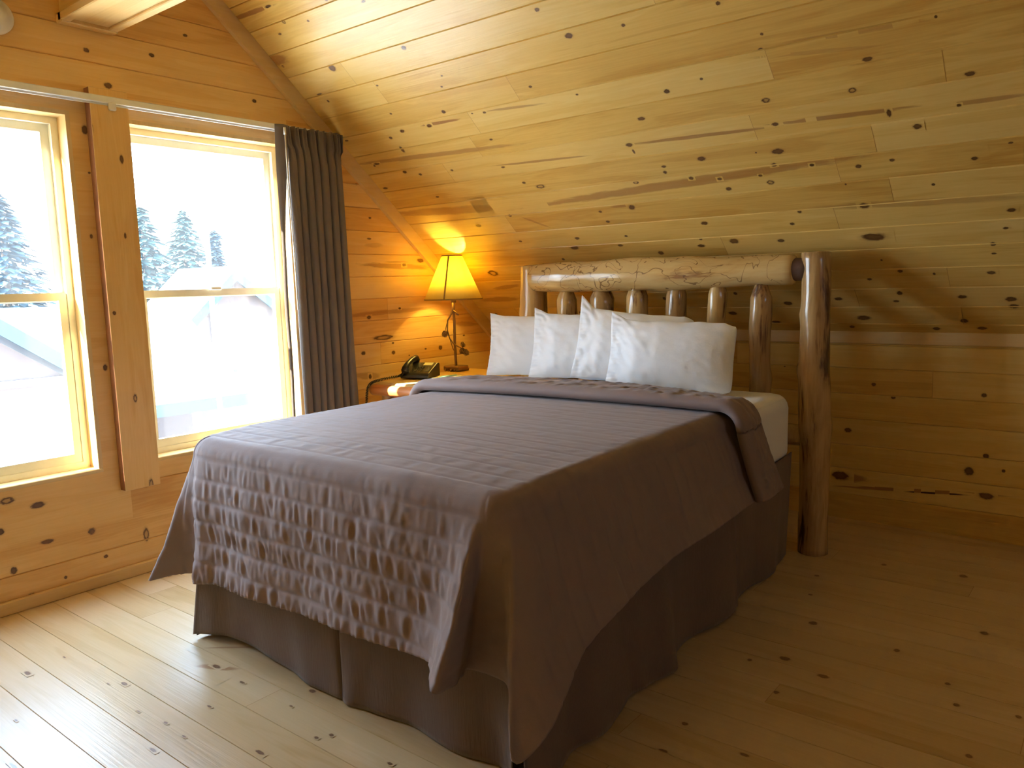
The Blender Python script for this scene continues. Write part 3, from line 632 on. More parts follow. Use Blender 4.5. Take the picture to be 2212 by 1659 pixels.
# bed skirt: pleated panels hanging to the floor
SK = empty('bed_skirt', (1.65, -2.8, 0)); tag(SK, 'brown woven bed skirt with split pleats hanging to the floor', 'bed skirt')
def cr(P, t):
    """Catmull-Rom through the rows of P, t in 0..len-1"""
    n = len(P) - 1; i = min(int(t), n - 1); u = t - i
    p0, p1, p2, p3 = P[max(i - 1, 0)], P[i], P[i + 1], P[min(i + 2, n)]
    return .5 * (2 * p1 + (p2 - p0) * u + (2 * p0 - 5 * p1 + 4 * p2 - p3) * u * u + (3 * p1 - p0 - 3 * p2 + p3) * u ** 3)
def panel(top, bot, seed, zt=.47, zb=.012, amp=.006, nrm=(0, -1)):
    """hanging cloth between a top polyline and a bottom polyline (lists of x,y or x,y,z)"""
    A = [np.array([*(p if len(p) > 2 else (*p, zt))]) for p in top]; B = [np.array([*(p if len(p) > 2 else (*p, zb))]) for p in bot]
    L = sum(np.linalg.norm(B[i + 1] - B[i]) for i in range(len(B) - 1)); nu = max(8, int(L / .015)); nv = 26; nzf = smooth_noise(seed)
    vs, fs = [], []
    for i in range(nu + 1):
        t = i / nu; a = cr(A, t * (len(A) - 1)); b = cr(B, t * (len(B) - 1))
        for j in range(nv + 1):
            v = j / nv; p = a + (b - a) * v; k = amp * (v ** .7) * nzf(t * L * 9, v * .8) * 2
            vs.append((p[0] + nrm[0] * k, p[1] + nrm[1] * k, p[2]))
    for i in range(nu):
        for j in range(nv): k = i * (nv + 1) + j; fs.append((k, k + 1, k + nv + 2, k + nv + 1))
    mb = MB(); mb.add(vs, fs, 0, True); o = part('panel', mb, M_SKIRT, SK, fix=False)
    md = o.modifiers.new('thickness', 'SOLIDIFY'); md.thickness = .003; md.offset = 0
    return o
panel([(.885, -2.80), (1.29, -2.82), (1.70, -2.82)], [(.872, -2.862, .02), (.96, -2.83, .03), (1.06, -2.80, .03), (1.18, -2.79, .018), (1.40, -2.805, .01), (1.55, -2.83, .008), (1.685, -2.822, .008), (1.696, -2.79, .01)], 1)
panel([(1.70, -2.822), (2.05, -2.822), (2.40, -2.82)], [(1.70, -2.825, .006), (1.72, -2.83, .006), (1.82, -2.815, .006), (1.98, -2.80, .006), (2.18, -2.815, .006), (2.34, -2.80, .006), (2.42, -2.86, .01)], 2)
panel([(2.40, -2.815), (2.402, -2.4), (2.402, -1.9), (2.40, -1.42)], [(2.47, -2.87, .02), (2.48, -2.75), (2.45, -2.62), (2.475, -2.48), (2.43, -2.3), (2.44, -2.2), (2.465, -2.05), (2.42, -1.95), (2.40, -1.85), (2.435, -1.65), (2.445, -1.50), (2.43, -1.44)], 3, nrm=(1, 0))
panel([(2.398, -1.44, .49), (2.398, -1.0, .49), (2.392, -.74, .50)], [(2.41, -1.41), (2.39, -1.25), (2.42, -1.05), (2.40, -.9), (2.37, -.74)], 4, nrm=(1, 0))
panel([(.915, -.75), (.905, -1.8), (.888, -2.80)], [(.90, -.75), (.89, -1.2), (.905, -1.7), (.88, -2.2), (.89, -2.6), (.87, -2.85)], 5, nrm=(1, 0))
mb = MB(); mb.add([(2.385, -.705, .42), (2.385, -.705, .06), (.93, -.705, .06), (.93, -.705, .42)], [(0, 1, 2, 3)])

# quilt -------------------------------------------------------------
# columns run from a spine on top of the bed, over the edge, to the hem: (edge x, edge y, hem x, hem y, hem z, outward angle)
QC = [(.965, -1.30, .82, -1.30, .34, 180), (.965, -2.0, .81, -2.02, .30, 180), (.965, -2.55, .80, -2.58, .285, 180), (.965, -2.72, .775, -2.78, .275, 182), (.966, -2.76, .755, -2.90, .262, 205),
      (.970, -2.777, .775, -2.968, .243, 228), (.978, -2.786, .85, -2.905, .262, 248), (.990, -2.790, .935, -2.865, .272, 262), (1.02, -2.793, 1.02, -2.925, .272, 268), (1.12, -2.795, 1.14, -2.90, .285, 270), (1.35, -2.795, 1.36, -2.915, .292, 270), (1.60, -2.795, 1.61, -2.905, .300, 270),
      (1.85, -2.795, 1.86, -2.925, .310, 270), (2.08, -2.795, 2.09, -2.92, .320, 270), (2.23, -2.795, 2.215, -2.945, .333, 272), (2.295, -2.795, 2.285, -3.010, .335, 276), (2.312, -2.795, 2.335, -3.045, .328, 281), (2.320, -2.795, 2.322, -2.955, .315, 285), (2.329, -2.794, 2.290, -2.872, .305, 290), (2.339, -2.792, 2.345, -2.852, .298, 297), (2.346, -2.788, 2.41, -2.862, .295, 306), (2.351, -2.783, 2.470, -2.925, .285, 314),
      (2.355, -2.777, 2.530, -3.005, .255, 322), (2.358, -2.770, 2.560, -3.010, .215, 330), (2.361, -2.755, 2.590, -2.93, .262, 342), (2.363, -2.72, 2.572, -2.82, .320, 352), (2.364, -2.60, 2.555, -2.70, .375, 358), (2.365, -2.42, 2.548, -2.48, .425, 360), (2.365, -2.15, 2.535, -2.18, .455, 360), (2.365, -1.85, 2.54, -1.86, .465, 360), (2.365, -1.60, 2.53, -1.59, .47, 360), (2.365, -1.30, 2.52, -1.30, .48, 360)]
def ztop(x, y):
    u = (x - 1.665) / .77; v = (y + 1.8) / 1.06
    return .797 + .006 * (y + 1.8) + .012 * (1 - u * u) * (1 - .5 * v * v) - .018 * max(0, min(1, (-2.55 - y) / .3)) ** 2
QA = [np.array(q, float) for q in QC]
def quilt_grid():
    # resample columns at even spacing along the hem
    fine = [cr(QA, t * (len(QA) - 1) / 2400) for t in range(2401)]
    acc = [0.0]
    for a, b in zip(fine[:-1], fine[1:]): acc.append(acc[-1] + .6 * np.linalg.norm((b - a)[2:5]) + .4 * np.linalg.norm((b - a)[:2]))
    eyf = [c[1] for c in fine]; half = 1200
    iL = max(k for k in range(half) if eyf[k] > -2.30); iR = min(k for k in range(half, 2401) if eyf[k] > -2.30)
    NS = 110; ys = np.linspace(-1.30, -2.30, NS + 1)[:-1]
    tl = [np.interp(-y, [-v for v in eyf[:iL + 2]], np.arange(iL + 2)) for y in ys]
    tr_ = [np.interp(y, eyf[iR - 1:], np.arange(iR - 1, 2401)) for y in ys[::-1]]
    if ys[0] > eyf[-1]: pass
    NM = 420; tm = np.interp(np.linspace(acc[iL + 1], acc[iR - 1], NM + 1), acc, np.arange(2401))
    tt = np.concatenate([tl, tm, tr_]) * (len(QA) - 1) / 2400; N = len(tt) - 1
    cols = [cr(QA, t) for t in tt]
    r = .065; MT, MR, MD = 130, 10, 66
    G = np.zeros((N + 1, MT + MR + MD + 1, 3)); info = np.zeros((N + 1, MT + MR + MD + 1, 3)) # info: region weight top, drop length, angle
    for i, c in enumerate(cols):
        ix, iy, hx, hy, hz, ang = c; an = math.radians(ang); nx, ny = math.cos(an), math.sin(an)
        ex, ey = ix + nx * r, iy + ny * r
        sx = 1.665; sy = -2.30 if (i >= NS and i <= N - NS) else ys[i if i < NS else N - i]
        s0 = np.array([sx, sy])
        zt = ztop(ix, iy); drop0 = zt - r
        for j in range(MT + MR + MD + 1):
            if j <= MT:
                t = (j / MT); x, y = s0 + (np.array([ix, iy]) - s0) * t; G[i, j] = (x, y, ztop(x, y)); info[i, j] = (1, 0, ang)
            elif j <= MT + MR:
                a = (j - MT) / MR * math.pi / 2; G[i, j] = (ix + nx * r * math.sin(a), iy + ny * r * math.sin(a), zt - r + r * math.cos(a)); info[i, j] = (1 - (j - MT) / MR, r * a, ang)
            else:
                v = (j - MT - MR) / MD; ease = v * .80 + .20 * v * v
                z = drop0 + (hz - drop0) * v; px, py = ex + (hx - ex) * ease, ey + (hy - ey) * ease
                b_ = .010 * math.sin(math.pi * min(1, v * 1.6)) ; G[i, j] = (px + nx * b_, py + ny * b_, z); info[i, j] = (0, r * 1.57 + (drop0 - z), ang)
    return G, info
def grid_normals(G):
    du = np.gradient(G, axis=0); dv = np.gradient(G, axis=1); n = np.cross(dv, du); l = np.linalg.norm(n, axis=2, keepdims=True); l[l < 1e-9] = 1
    return n / l
G, INF = quilt_grid(); NRM = grid_normals(G)
if NRM[280, 20, 2] < 0: NRM = -NRM
q1, q2, q3 = smooth_noise(1), smooth_noise(2), smooth_noise(3)
D = np.zeros(G.shape[:2])
for i in range(G.shape[0]):
    for j in range(G.shape[1]):
        x, y, z = G[i, j]; wt, dl, ang = INF[i, j]
        foot = max(0, 1 - abs(ang - 270) / 22.0); side = max(0, 1 - max(0, 350 - ang) / 25.0) if ang > 270 else max(0, 1 - (ang - 180) / 25.0)
        # stitched channels run across the bed, .078 apart along its length
        if wt >= 1: along = -(y + 1.3)
        elif foot > .05: along = -(y + 1.3) * wt + (1 - wt) * (1.53 + dl)
        else: along = -(y + 1.3) if side > .3 else 1.5 + dl
        c = along / .074; fr = c - math.floor(c); line = math.exp(-(min(fr, 1 - fr) / .09) ** 2)
        puf = math.sin(math.pi * fr)
        row = math.floor(c)
        if wt >= 1:
            d = -.0022 * line + .0022 * puf * q1(x * 22, row * 3.7, y * 30) + .004 * q2(x * 2.5, y * 2.5)
            d += .003 * max(0, (along - 1.15)) / .4 * puf * q3(x * 30, row * 5.1)
        elif foot > .05:
            hem = max(0, min(1, (z - .285 - .02 * (x - .9) / 1.5) / .035)) if z < .40 else 1
            k = min(1, dl / .25)
            pk = .5 - 1.6 * abs(q3(x * 29 + 7 * z, row * 5.1, z * 8)) + .5 * q1(x * 70, row * 2.3, z * 14)
            d = foot * (-.0035 * line + .0088 * k * puf ** .7 * pk + .006 * q2(x * 5, z * 2)) + (1 - foot) * .006 * q2(x * 9 + y * 9, z * 4)
            if hem < 1: d += (1 - hem) * .004 * math.sin(x * 260)
        else:
            d = side * (-.0045 * line * min(1, dl / .15 + .2) + .004 * puf * q1(y * 30, z * 14) + .010 * q2(y * 5.5, z * 1.2) * min(1, dl / .2))
            d += (1 - side) * (.005 * q2(x * 10 + y * 10, z * 5) + .003 * q1(x * 25, z * 25, y * 25))
        if 0 < wt < 1: d *= .7
        D[i, j] = d
NRM[INF[..., 0] >= 1] = (0, 0, 1)
G2 = G + NRM * D[..., None]
def grid_mesh(name, G, mat, thick, parent=None, off=-1):
    a, b = G.shape[:2]; idx = np.arange(a * b).reshape(a, b)
    f = np.stack([idx[:-1, :-1], idx[:-1, 1:], idx[1:, 1:], idx[1:, :-1]], -1).reshape(-1, 4)
    me = bpy.data.meshes.new(name); me.vertices.add(a * b); me.vertices.foreach_set('co', G.reshape(-1)); me.loops.add(len(f) * 4); me.loops.foreach_set('vertex_index', f.reshape(-1))
    me.polygons.add(len(f)); me.polygons.foreach_set('loop_start', np.arange(0, len(f) * 4, 4)); me.polygons.foreach_set('loop_total', np.full(len(f), 4)); me.update(); me.validate()
    o = link(name, me, mat, parent, True)
    if thick: md = o.modifiers.new('thickness', 'SOLIDIFY'); md.thickness = thick; md.offset = off
    return o
quilt = grid_mesh('quilt', G2, M_QUILT, .009)
import bmesh
_bm = bmesh.new(); _bm.from_mesh(quilt.data); bmesh.ops.remove_doubles(_bm, verts=[v for v in _bm.verts if abs(v.co.x - 1.665) < .003 and v.co.z > .7], dist=.0006); _bm.to_mesh(quilt.data); _bm.free()
tag(quilt, 'brown channel stitched quilt draped over the bed with gathered foot and loose corners', 'quilt')
# folded-back top border of the quilt
def fold_band():
    # path across the bed: up the left side, over the top, down the right side
    xl, xr = .868, 2.468; path = []
    for k in range(14): path.append((xl - .035 * (1 - k / 13), .36 + (.745 - .36) * k / 13, 0))
    r = .07
    for k in range(1, 9): a = k / 8 * math.pi / 2; path.append((xl + r - r * math.cos(a), .745 + r * math.sin(a), 1))
    for k in range(1, 60): path.append((xl + r + (xr - xl - 2 * r) * k / 60, .815, 1))
    for k in range(0, 9): a = k / 8 * math.pi / 2; path.append((xr - r + r * math.sin(a), .745 + r * math.cos(a), 1))
    for k in range(1, 18): path.append((xr + .058 * (k / 17) ** 1.2, .745 - (.745 - .468) * k / 17, 0))
    P = [np.array([p[0], p[1], 0.]) for p in path]; M_ = 400
    acc = [0.]
    for a, b in zip(P[:-1], P[1:]): acc.append(acc[-1] + np.linalg.norm(b - a))
    ts = np.interp(np.linspace(0, acc[-1], M_ + 1), acc, np.arange(len(P)))
    K = 40; G = np.zeros((M_ + 1, K + 1, 3)); nz1, nz2 = smooth_noise(11), smooth_noise(12)
    for i, t in enumerate(ts):
        p = cr(P, t); t2 = cr(P, min(t + .3, len(P) - 1)) - cr(P, max(t - .3, 0)); t2 /= np.linalg.norm(t2); nx, nz_ = -t2[1], t2[0]
        x = p[0]; u = (x - .87) / 1.6
        yf = -1.655 + .085 * u + .008 * nz1(x * 3, 0)        # front roll
        rt_ = max(0, min(1, (x - 1.85) / .6)); yb = -1.19 - .17 * rt_ ** 1.3 + (.10 * (.745 - p[1]) / .28 * (1 if x > 1.6 else -1) if p[1] < .745 else 0)
        if p[1] < .74: yf += .05 * (.745 - p[1]) / .28
        for j in range(K + 1):
            v = j / K
            if v < .22:
                a = (v / .22) * math.pi; y = yf + .018 - .018 * math.sin(a) ; h = .004 + .017 * (1 - math.cos(a)) / 1.0
            else:
                w = (v - .22) / .78; y = yf + .018 + (yb - yf - .018) * w; h = .038 * (1 - w) ** .6 * .75 + .0095 + .0045 * (1 - w)
                fr = (w * 4.6) % 1; h += .0085 * math.sin(math.pi * fr) ** .7 * (0.9 - 2.2 * abs(nz1(acc[-1] * i / M_ * 20, math.floor(w * 4.6) * 4.1))) * min(1, (1 - w) * 6)
            z_ = -.0 + ((ztop(min(max(x, .95), 2.38), y) - .815 + .008) if p[1] > .74 else 0)
            G[i, j] = (x + nx * h, y, p[1] + nz_ * h + z_)
    return G
fb = grid_mesh('folded_border', fold_band(), M_QUILT, .006, quilt, off=-1)

# ------------------------------------------------------------------ pillows
def pillow(loc, yaw, lean, w, h, th, seed, label, peak=.03, roll=0.0):
    n = 64; n1, n2 = smooth_noise(seed), smooth_noise(seed + 5); vs = []
    def S(u, v, sd):
        # outline: pointed open-end corners at the left, rounder at the right
        cx = 1 - .045 * (1 - abs(v)) ** 0 * math.cos(v * math.pi / 2) * (1 if u < 0 else .6); cz = 1 - .05 * math.cos(u * math.pi / 2)
        x, z = u * w / 2 * cx, v * h / 2 * cz
        if u > .8:
            k = (u - .8) / .2; z *= 1 - .10 * k * abs(v) ** 4; x -= .012 * k * abs(v) ** 6
        if u < -.75 and v > .6: z += peak * ((-u - .75) / .25) * ((v - .6) / .4)
        e = max(0, (1 - abs(u) ** 2.3)) ** .62 * max(0, (1 - abs(v) ** 2.3)) ** .58
        fl = 1 - .55 * max(0, min(1, (-u - .55) / .4))
        t = th / 2 * e * fl + .003
        t *= 1 + .05 * n1(u * 2, v * 2, sd)
        cr_ = .006 * n2(u * 7 + v * 4, v * 2.5 - u * 5, sd) * (.4 + max(0, -u)) + .004 * abs(n1(u * 10 + v * 6, v * 3, sd + 4)) * max(0, -u + .2)
        gat = .005 * math.sin(v * 46 + 3 * n1(v * 3, u)) * max(0, (abs(u) - .8) / .2) * (u < 0)
        return x, sd * t + (cr_ + gat) * sd * min(1, e * 3 + .25), z + .006 * n1(u * 4, 3)
    f = []
    for sd in (-1, 1):
        b = len(vs)
        for i in range(n + 1):
            for j in range(n + 1):
                u, v = math.sin((-1 + 2 * i / n) * math.pi / 2), math.sin((-1 + 2 * j / n) * math.pi / 2); vs.append(S(u, v, sd))
        for i in range(n):
            for j in range(n):
                k = b + i * (n + 1) + j; q = (k, k + 1, k + n + 2, k + n + 1); f.append(q if sd > 0 else q[::-1])
    N1 = (n + 1) ** 2; ring = [i * (n + 1) for i in range(n + 1)] + [n * (n + 1) + j for j in range(1, n + 1)] + [i * (n + 1) + n for i in range(n - 1, -1, -1)] + [j for j in range(n - 1, 0, -1)]
    for a, b in zip(ring, ring[1:] + ring[:1]): f.append((a, b, b + N1, a + N1))
    mb = MB(); mb.add(vs, f, 0, True); o = mb.build('pillow', M_SHEET)
    o.location = loc; o.rotation_euler = (lean, roll, yaw); o['label'] = label; o['category'] = 'pillow'; o['group'] = 'white pillows propped against the headboard'
    return o
R_ = math.radians
pillow((1.070, -.845, .965), R_(17), R_(-14), .66, .34, .13, 1, 'leftmost white pillow, nearest the lamp table, propped upright', .012)
pillow((1.380, -.885, .965), R_(17), R_(-14), .62, .35, .13, 2, 'second white pillow from the lamp, tucked behind the tall peaked one', .03, R_(2))
pillow((1.665, -.925, .975), R_(18), R_(-14), .58, .36, .13, 3, 'white pillow with the tallest pointed corner, third from the lamp', .06, R_(6))
pillow((1.910, -1.005, .952), R_(13), R_(-13), .60, .33, .15, 4, 'rightmost white pillow, frontmost and fully in view, creased at its left', .035, R_(2.5))

# ------------------------------------------------------------------ night table
TB = empty('night_table', (.50, -.92, 0)); tag(TB, 'orange varnished log night table between the curtain and the bed', 'nightstand')
TZ = .765
mb = MB()
pts = []; nzt = smooth_noise(31)
mb.box((.20, -1.30, TZ - .035), (.715, -.50, TZ), .008); part('table_top', mb, M_TRIM, TB, wood=0)
M_ORANGE = log_mat('orange_log', (.72, .30, .10), (.58, .20, .06), (.30, .08, .03), .6, 'X', .3)
mb = MB(); log(mb, (.185, -1.31, TZ - .045), (.72, -1.31, TZ - .045), [.032, .030, .033], 41, n=20, rough=.06); part('front_rail', mb, M_ORANGE, TB)
for x, y in ((.245, -1.26), (.675, -1.26), (.245, -.55), (.675, -.55)):
    mb = MB(); log(mb, (x, y, 0), (x, y, TZ - .036), [.034, .032, .033], int(x * 100 - y * 10), n=18, rough=.07, dome=.02); part('leg', mb, M_LOG, TB)
mb = MB(); mb.box((.262, -1.245, .42), (.66, -.56, TZ - .036)); part('case', mb, M_TRIM, TB, wood=0)
M_RED = simple('drawer_wood', (.42, .15, .055), .4)
mb = MB(); mb.box((.29, -1.27, .60), (.63, -1.246, .70), .006); dr = part('drawer', mb, M_RED, TB)
mb = MB(); mb.lathe([(0, -.03), (.012, -.028), (.014, -.018), (.006, -.008), (.006, 0)], n=16, M=Matrix.Translation((.46, -1.269, .65)) @ Matrix.Rotation(math.pi / 2, 4, 'X') @ Matrix.Scale(-1, 4, (0, 0, 1))); part('knob', mb, M_BRONZE, TB, sub=dr)

# ------------------------------------------------------------------ lamp
LX, LY = .235, -.655
LP = empty('table_lamp', (LX, LY, TZ)); tag(LP, 'lit table lamp with parchment shade and bronze pinecone branch on the night table', 'lamp')
def at(x, y, z): return (LX + x, LY + y, TZ + z)
mb = MB(); mb.box(at(-.066, -.05, .003), at(.066, .05, .034), .006)
for k in range(10): mb.box(at(-.05 + (k % 5) * .025, -.056 + .104 * (k // 5), 0), at(-.038 + (k % 5) * .025, -.046 + .104 * (k // 5), .016), .003)
part('base', mb, M_BRONZE, LP)
mb = MB(); nzl = smooth_noise(8)
mb.tube([at(.004 * nzl(k * .5), .0, .03 + k * .02) for k in range(20)] + [at(0, 0, .43)], [.0085 + .001 * nzl(k * .9, 5) for k in range(21)], 10); part('stem', mb, M_BRONZE, LP)
# branch: leaves the top of the stem towards the left, curls back across the stem
dxv = Vector((.78, .62, 0))  # across the view so that the twigs spread left and right of the stem
def br(a, b, z): return at(dxv.x * a + .62 * b, dxv.y * a - .78 * b, z)
mb = MB()
mb.tube([br(-.004, .012, .43), br(-.006, .012, .395), br(-.016, .016, .36), br(-.040, .02, .32), br(-.044, .02, .26), br(-.032, .02, .21), br(-.010, .02, .175), br(.020, .02, .155), br(.05, .02, .140)], [.007, .007, .006, .005, .0045, .004, .004, .004, .003], 8)
mb.tube([br(-.008, .012, .385), br(.012, .014, .37), br(.030, .016, .352)], [.006, .005, .005], 8)
mb.tube([br(-.030, .018, .34), br(-.046, .018, .30), br(-.056, .018, .262)], [.003, .0025, .002], 6)
mb.tube([br(-.032, .018, .21), br(-.012, .018, .14), br(-.006, .018, .128)], [.003, .003, .002], 6)
part('branch', mb, M_BRONZE, LP)
for (a, z, s, tl) in ((-.060, .240, .019, .3), (.050, .170, .016, -.5), (.045, .130, .018, .2), (.068, .120, .019, -.4)):
    mb = MB(); T = Matrix.Translation(br(a, .022, z)) @ Matrix.Rotation(tl, 4, 'Y')
    core = [(0, -s * 1.2), (s * .5, -s * .9), (s * .72, -s * .2), (s * .55, s * .6), (0, s * 1.1)]
    mb.lathe(core, n=12, M=T)
    for q in range(7):
        zz = -s * 1.0 + q * s * .30; rr = s * (.62 + .40 * math.sin(math.pi * (q + .6) / 7))
        for w_ in range(8):
            an = w_ * math.pi / 4 + q * .39; c_, s_ = math.cos(an), math.sin(an)
            v = [Vector((c_ * rr * .45 - s_ * d * s * .22, s_ * rr * .45 + c_ * d * s * .22, zz)) for d in (-1, 1)] + [Vector((c_ * rr * 1.12, s_ * rr * 1.12, zz - s * .24)), Vector((c_ * rr * .9, s_ * rr * .9, zz + s * .04))]
            mb.add([T @ p for p in v], [(0, 1, 2), (0, 3, 1), (0, 2, 3), (1, 3, 2)])
    part('pinecone', mb, M_BRONZE, LP)
# shade
SZ0, SZ1, SR0, SR1 = .452, .722, .182, .063
def shade_mat():
    m, nt, b, N, L = nmat('lamp_shade'); N.remove(b); out = [n for n in N if n.type == 'OUTPUT_MATERIAL'][0]
    tc = N.new('ShaderNodeTexCoord'); n = noise_tex(nt, tc.outputs['Object'], 25, 4, .6)
    c = mixc(nt, n, (.90, .72, .20), (.95, .82, .30))
    d = N.new('ShaderNodeBsdfDiffuse'); t = N.new('ShaderNodeBsdfTranslucent'); L.new(c, d.inputs[0]); L.new(c, t.inputs[0])
    a = N.new('ShaderNodeMixShader'); a.inputs[0].default_value = .5; L.new(d.outputs[0], a.inputs[1]); L.new(t.outputs[0], a.inputs[2]); L.new(a.outputs[0], out.inputs[0]); return m
mb = MB(); mb.lathe([(SR0, SZ0), (SR1, SZ1), (SR1 - .0015, SZ1), (SR0 - .0015, SZ0)], at(0, 0, 0), 64, close=True); sh = part('lamp_shade', mb, shade_mat(), LP)
M_SEAM = simple('shade_trim', (.40, .26, .08), .7)
mb = MB()
for r, z in ((SR0, SZ0), (SR1, SZ1)):
    mb = MB(); mb.lathe([(r - .003, z - .004), (r + .0025, z - .004), (r + .0015, z + .004), (r - .003, z + .004)], at(0, 0, 0), 64, close=True); part('shade_rim', mb, M_SEAM, LP, sub=sh)
mb = MB()
an = math.atan2(CAM[1] - LY, CAM[0] - LX) - .32
for da in (0,):
    v = []
    for k in range(9):
        t = k / 8; r = SR0 + (SR1 - SR0) * t + .001; z = SZ0 + (SZ1 - SZ0) * t
        for s_ in (-1, 1): a_ = an + s_ * .0048 / r; v.append(at(r * math.cos(a_), r * math.sin(a_), z)); v.append(at((r - .004) * math.cos(a_), (r - .004) * math.sin(a_), z))
    f = []
    for k in range(8):
        b_ = 4 * k
        f += [(b_, b_ + 2, b_ + 6, b_ + 4), (b_ + 1, b_ + 5, b_ + 7, b_ + 3), (b_, b_ + 4, b_ + 5, b_ + 1), (b_ + 2, b_ + 3, b_ + 7, b_ + 6)]
    mb.add(v, f)
part('shade_seam', mb, M_SEAM, LP, sub=sh)
mb = MB(); mb.tube([at(0, 0, .43), at(0, 0, .50)], .016, 14)
for a_ in (0, 2.09, 4.19): mb.tube([at(.0, 0, SZ1 - .02), at((SR1 - .002) * math.cos(a_), (SR1 - .002) * math.sin(a_), SZ1 - .003)], .0015, 6)
mb.tube([at(-.014, 0, .48), at(-.05, 0, .56), at(-.045, 0, .66), at(0, 0, SZ1 - .02), at(.045, 0, .66), at(.05, 0, .56), at(.014, 0, .48)], .0018, 6); part('socket', mb, M_BRONZE, LP)
bm_, nt, b, N, L = nmat('lit_bulb'); b.inputs['Emission Color'].default_value = (1, .72, .30, 1); b.inputs['Emission Strength'].default_value = 30
mb = MB(); mb.lathe([(0, .50), (.012, .505), (.016, .52), (.028, .55), (.03, .57), (.02, .592), (0, .60)], at(0, 0, 0), 20); part('bulb', mb, bm_, LP)
ld = bpy.data.lights.new('lamp_bulb', 'POINT'); ld.energy = 9.5; ld.color = (1, .80, .20); ld.shadow_soft_size = .02
lo = bpy.data.objects.new('lamp_bulb', ld); COL.objects.link(lo); lo.location = at(0, 0, .625)

# ------------------------------------------------------------------ telephone
PH = empty('telephone', (.28, -1.02, TZ)); tag(PH, 'black desk telephone with handset resting on its left side, coiled cord', 'telephone')
T = Matrix.Translation((.298, -1.035, TZ)) @ Matrix.Rotation(R_(20), 4, 'Z') @ Matrix.Scale(.86, 4)   # local x right, y away from the viewer
def wedge(w, d, h0, h1, bev=.008):
    mb = MB(); mb.box((-w / 2, -d / 2, 0), (w / 2, d / 2, 1), 0); v = []
    return mb
mb = MB(); v = []
W_, D_ = .21, .20
for x in (-W_ / 2, W_ / 2):
    v += [(x, -D_ / 2, .006), (x, -D_ / 2, .030), (x, -D_ / 2 + .015, .042), (x, D_ / 2 - .03, .100), (x, D_ / 2, .094), (x, D_ / 2, .006)]
mb.add([T @ Vector(p) for p in v], [(0, 1, 2, 3, 4, 5), (11, 10, 9, 8, 7, 6)] + [(i, (i + 1) % 6 + 0, (i + 1) % 6 + 6, i + 6) for i in range(6)])
bo = part('phone_body', mb, M_BLACK, PH); md = bo.modifiers.new('bevel', 'BEVEL'); md.width = .006; md.segments = 3
sl = math.atan2(.058, .155)
def top(x, y): return T @ Matrix.Translation((x, y, .042 + (y + D_ / 2 - .015) * .374 + .001)) @ Matrix.Rotation(sl, 4, 'X')
for i in range(4):
    for k in range(3):
        mb = MB(); mb.box((-.007, -.006, 0), (.007, .006, .004), .0015, M=top(-.012 + k * .021, -.06 + i * .020)); part('key', mb, M_KEY, PH, sub=bo)
mb = MB(); mb.box((-.033, -.020, 0), (.033, .020, .0015), M=top(.045, .045)); part('label_card', mb, M_CARD, PH)
mb = MB(); mb.box((-.012, -.03, 0), (.012, .03, .0015), M=top(.075, -.035)); part('label_card', mb, M_KEY, PH)
mb = MB(); hx = -.070
hp = [(hx, -.115, .058), (hx, -.085, .074), (hx, -.045, .100), (hx, 0, .116), (hx, .045, .126), (hx, .085, .126), (hx, .11, .118)]
mb.tube([T @ Vector(p) for p in hp], [.014, .021, .017, .0155, .017, .022, .014], 14)
mb.tube([T @ Vector((hx, -.088, .072)), T @ Vector((hx, -.082, .045))], [.024, .022], 16); mb.tube([T @ Vector((hx, .088, .124)), T @ Vector((hx, .080, .095))], [.024, .022], 16)
part('handset', mb, M_BLACK, PH)
# coiled cord from the handset over the front corner of the table
mb = MB(); pth = [np.array(T @ Vector(p)) for p in ((hx, -.11, .055), (hx - .02, -.13, .03))] + [np.array(p) for p in ((.20, -1.24, TZ + .010), (.188, -1.335, TZ - .012), (.185, -1.36, TZ - .10), (.190, -1.36, TZ - .22), (.20, -1.35, TZ - .34), (.22, -1.25, TZ - .36))]
cp = []
n_ = 1100
for k in range(n_):
    t = k / (n_ - 1) * (len(pth) - 1); c = cr(pth, t); tg = cr(pth, min(t + .05, len(pth) - 1)) - cr(pth, max(t - .05, 0)); tg = Vector(tg).normalized(); a = tg.cross(Vector((.9, .3, .1))).normalized(); b2 = tg.cross(a)
    ph_ = k * .42; cp.append(Vector(c) + (a * math.cos(ph_) + b2 * math.sin(ph_)) * .0065)
mb.tube(cp, .0024, 5); part('cord', mb, M_BLACK, PH, fix=False)
# note pad
mb = MB(); T = Matrix.Translation((.47, -.99, TZ)) @ Matrix.Rotation(R_(8), 4, 'Z'); mb.box((-.055, -.075, .001), (.055, .075, .012), .001, M=T)
o = mb.build('note_pad', M_PAPER); tag(o, 'white note pad lying in front of the lamp on the night table', 'notepad')
mb = MB(); mb.tube([T @ Vector((.0, -.06, .0165)), T @ Vector((.03, .055, .0165))], [.004] * 2, 8); mb.tube([T @ Vector((.0, -.06, .0165)), T @ Vector((-.003, -.071, .0165))], [.004, .001], 8)
o = mb.build('pen', simple('pale_pen', (.35, .55, .35), .4)); tag(o, 'pale green pen lying on the white note pad', 'pen')

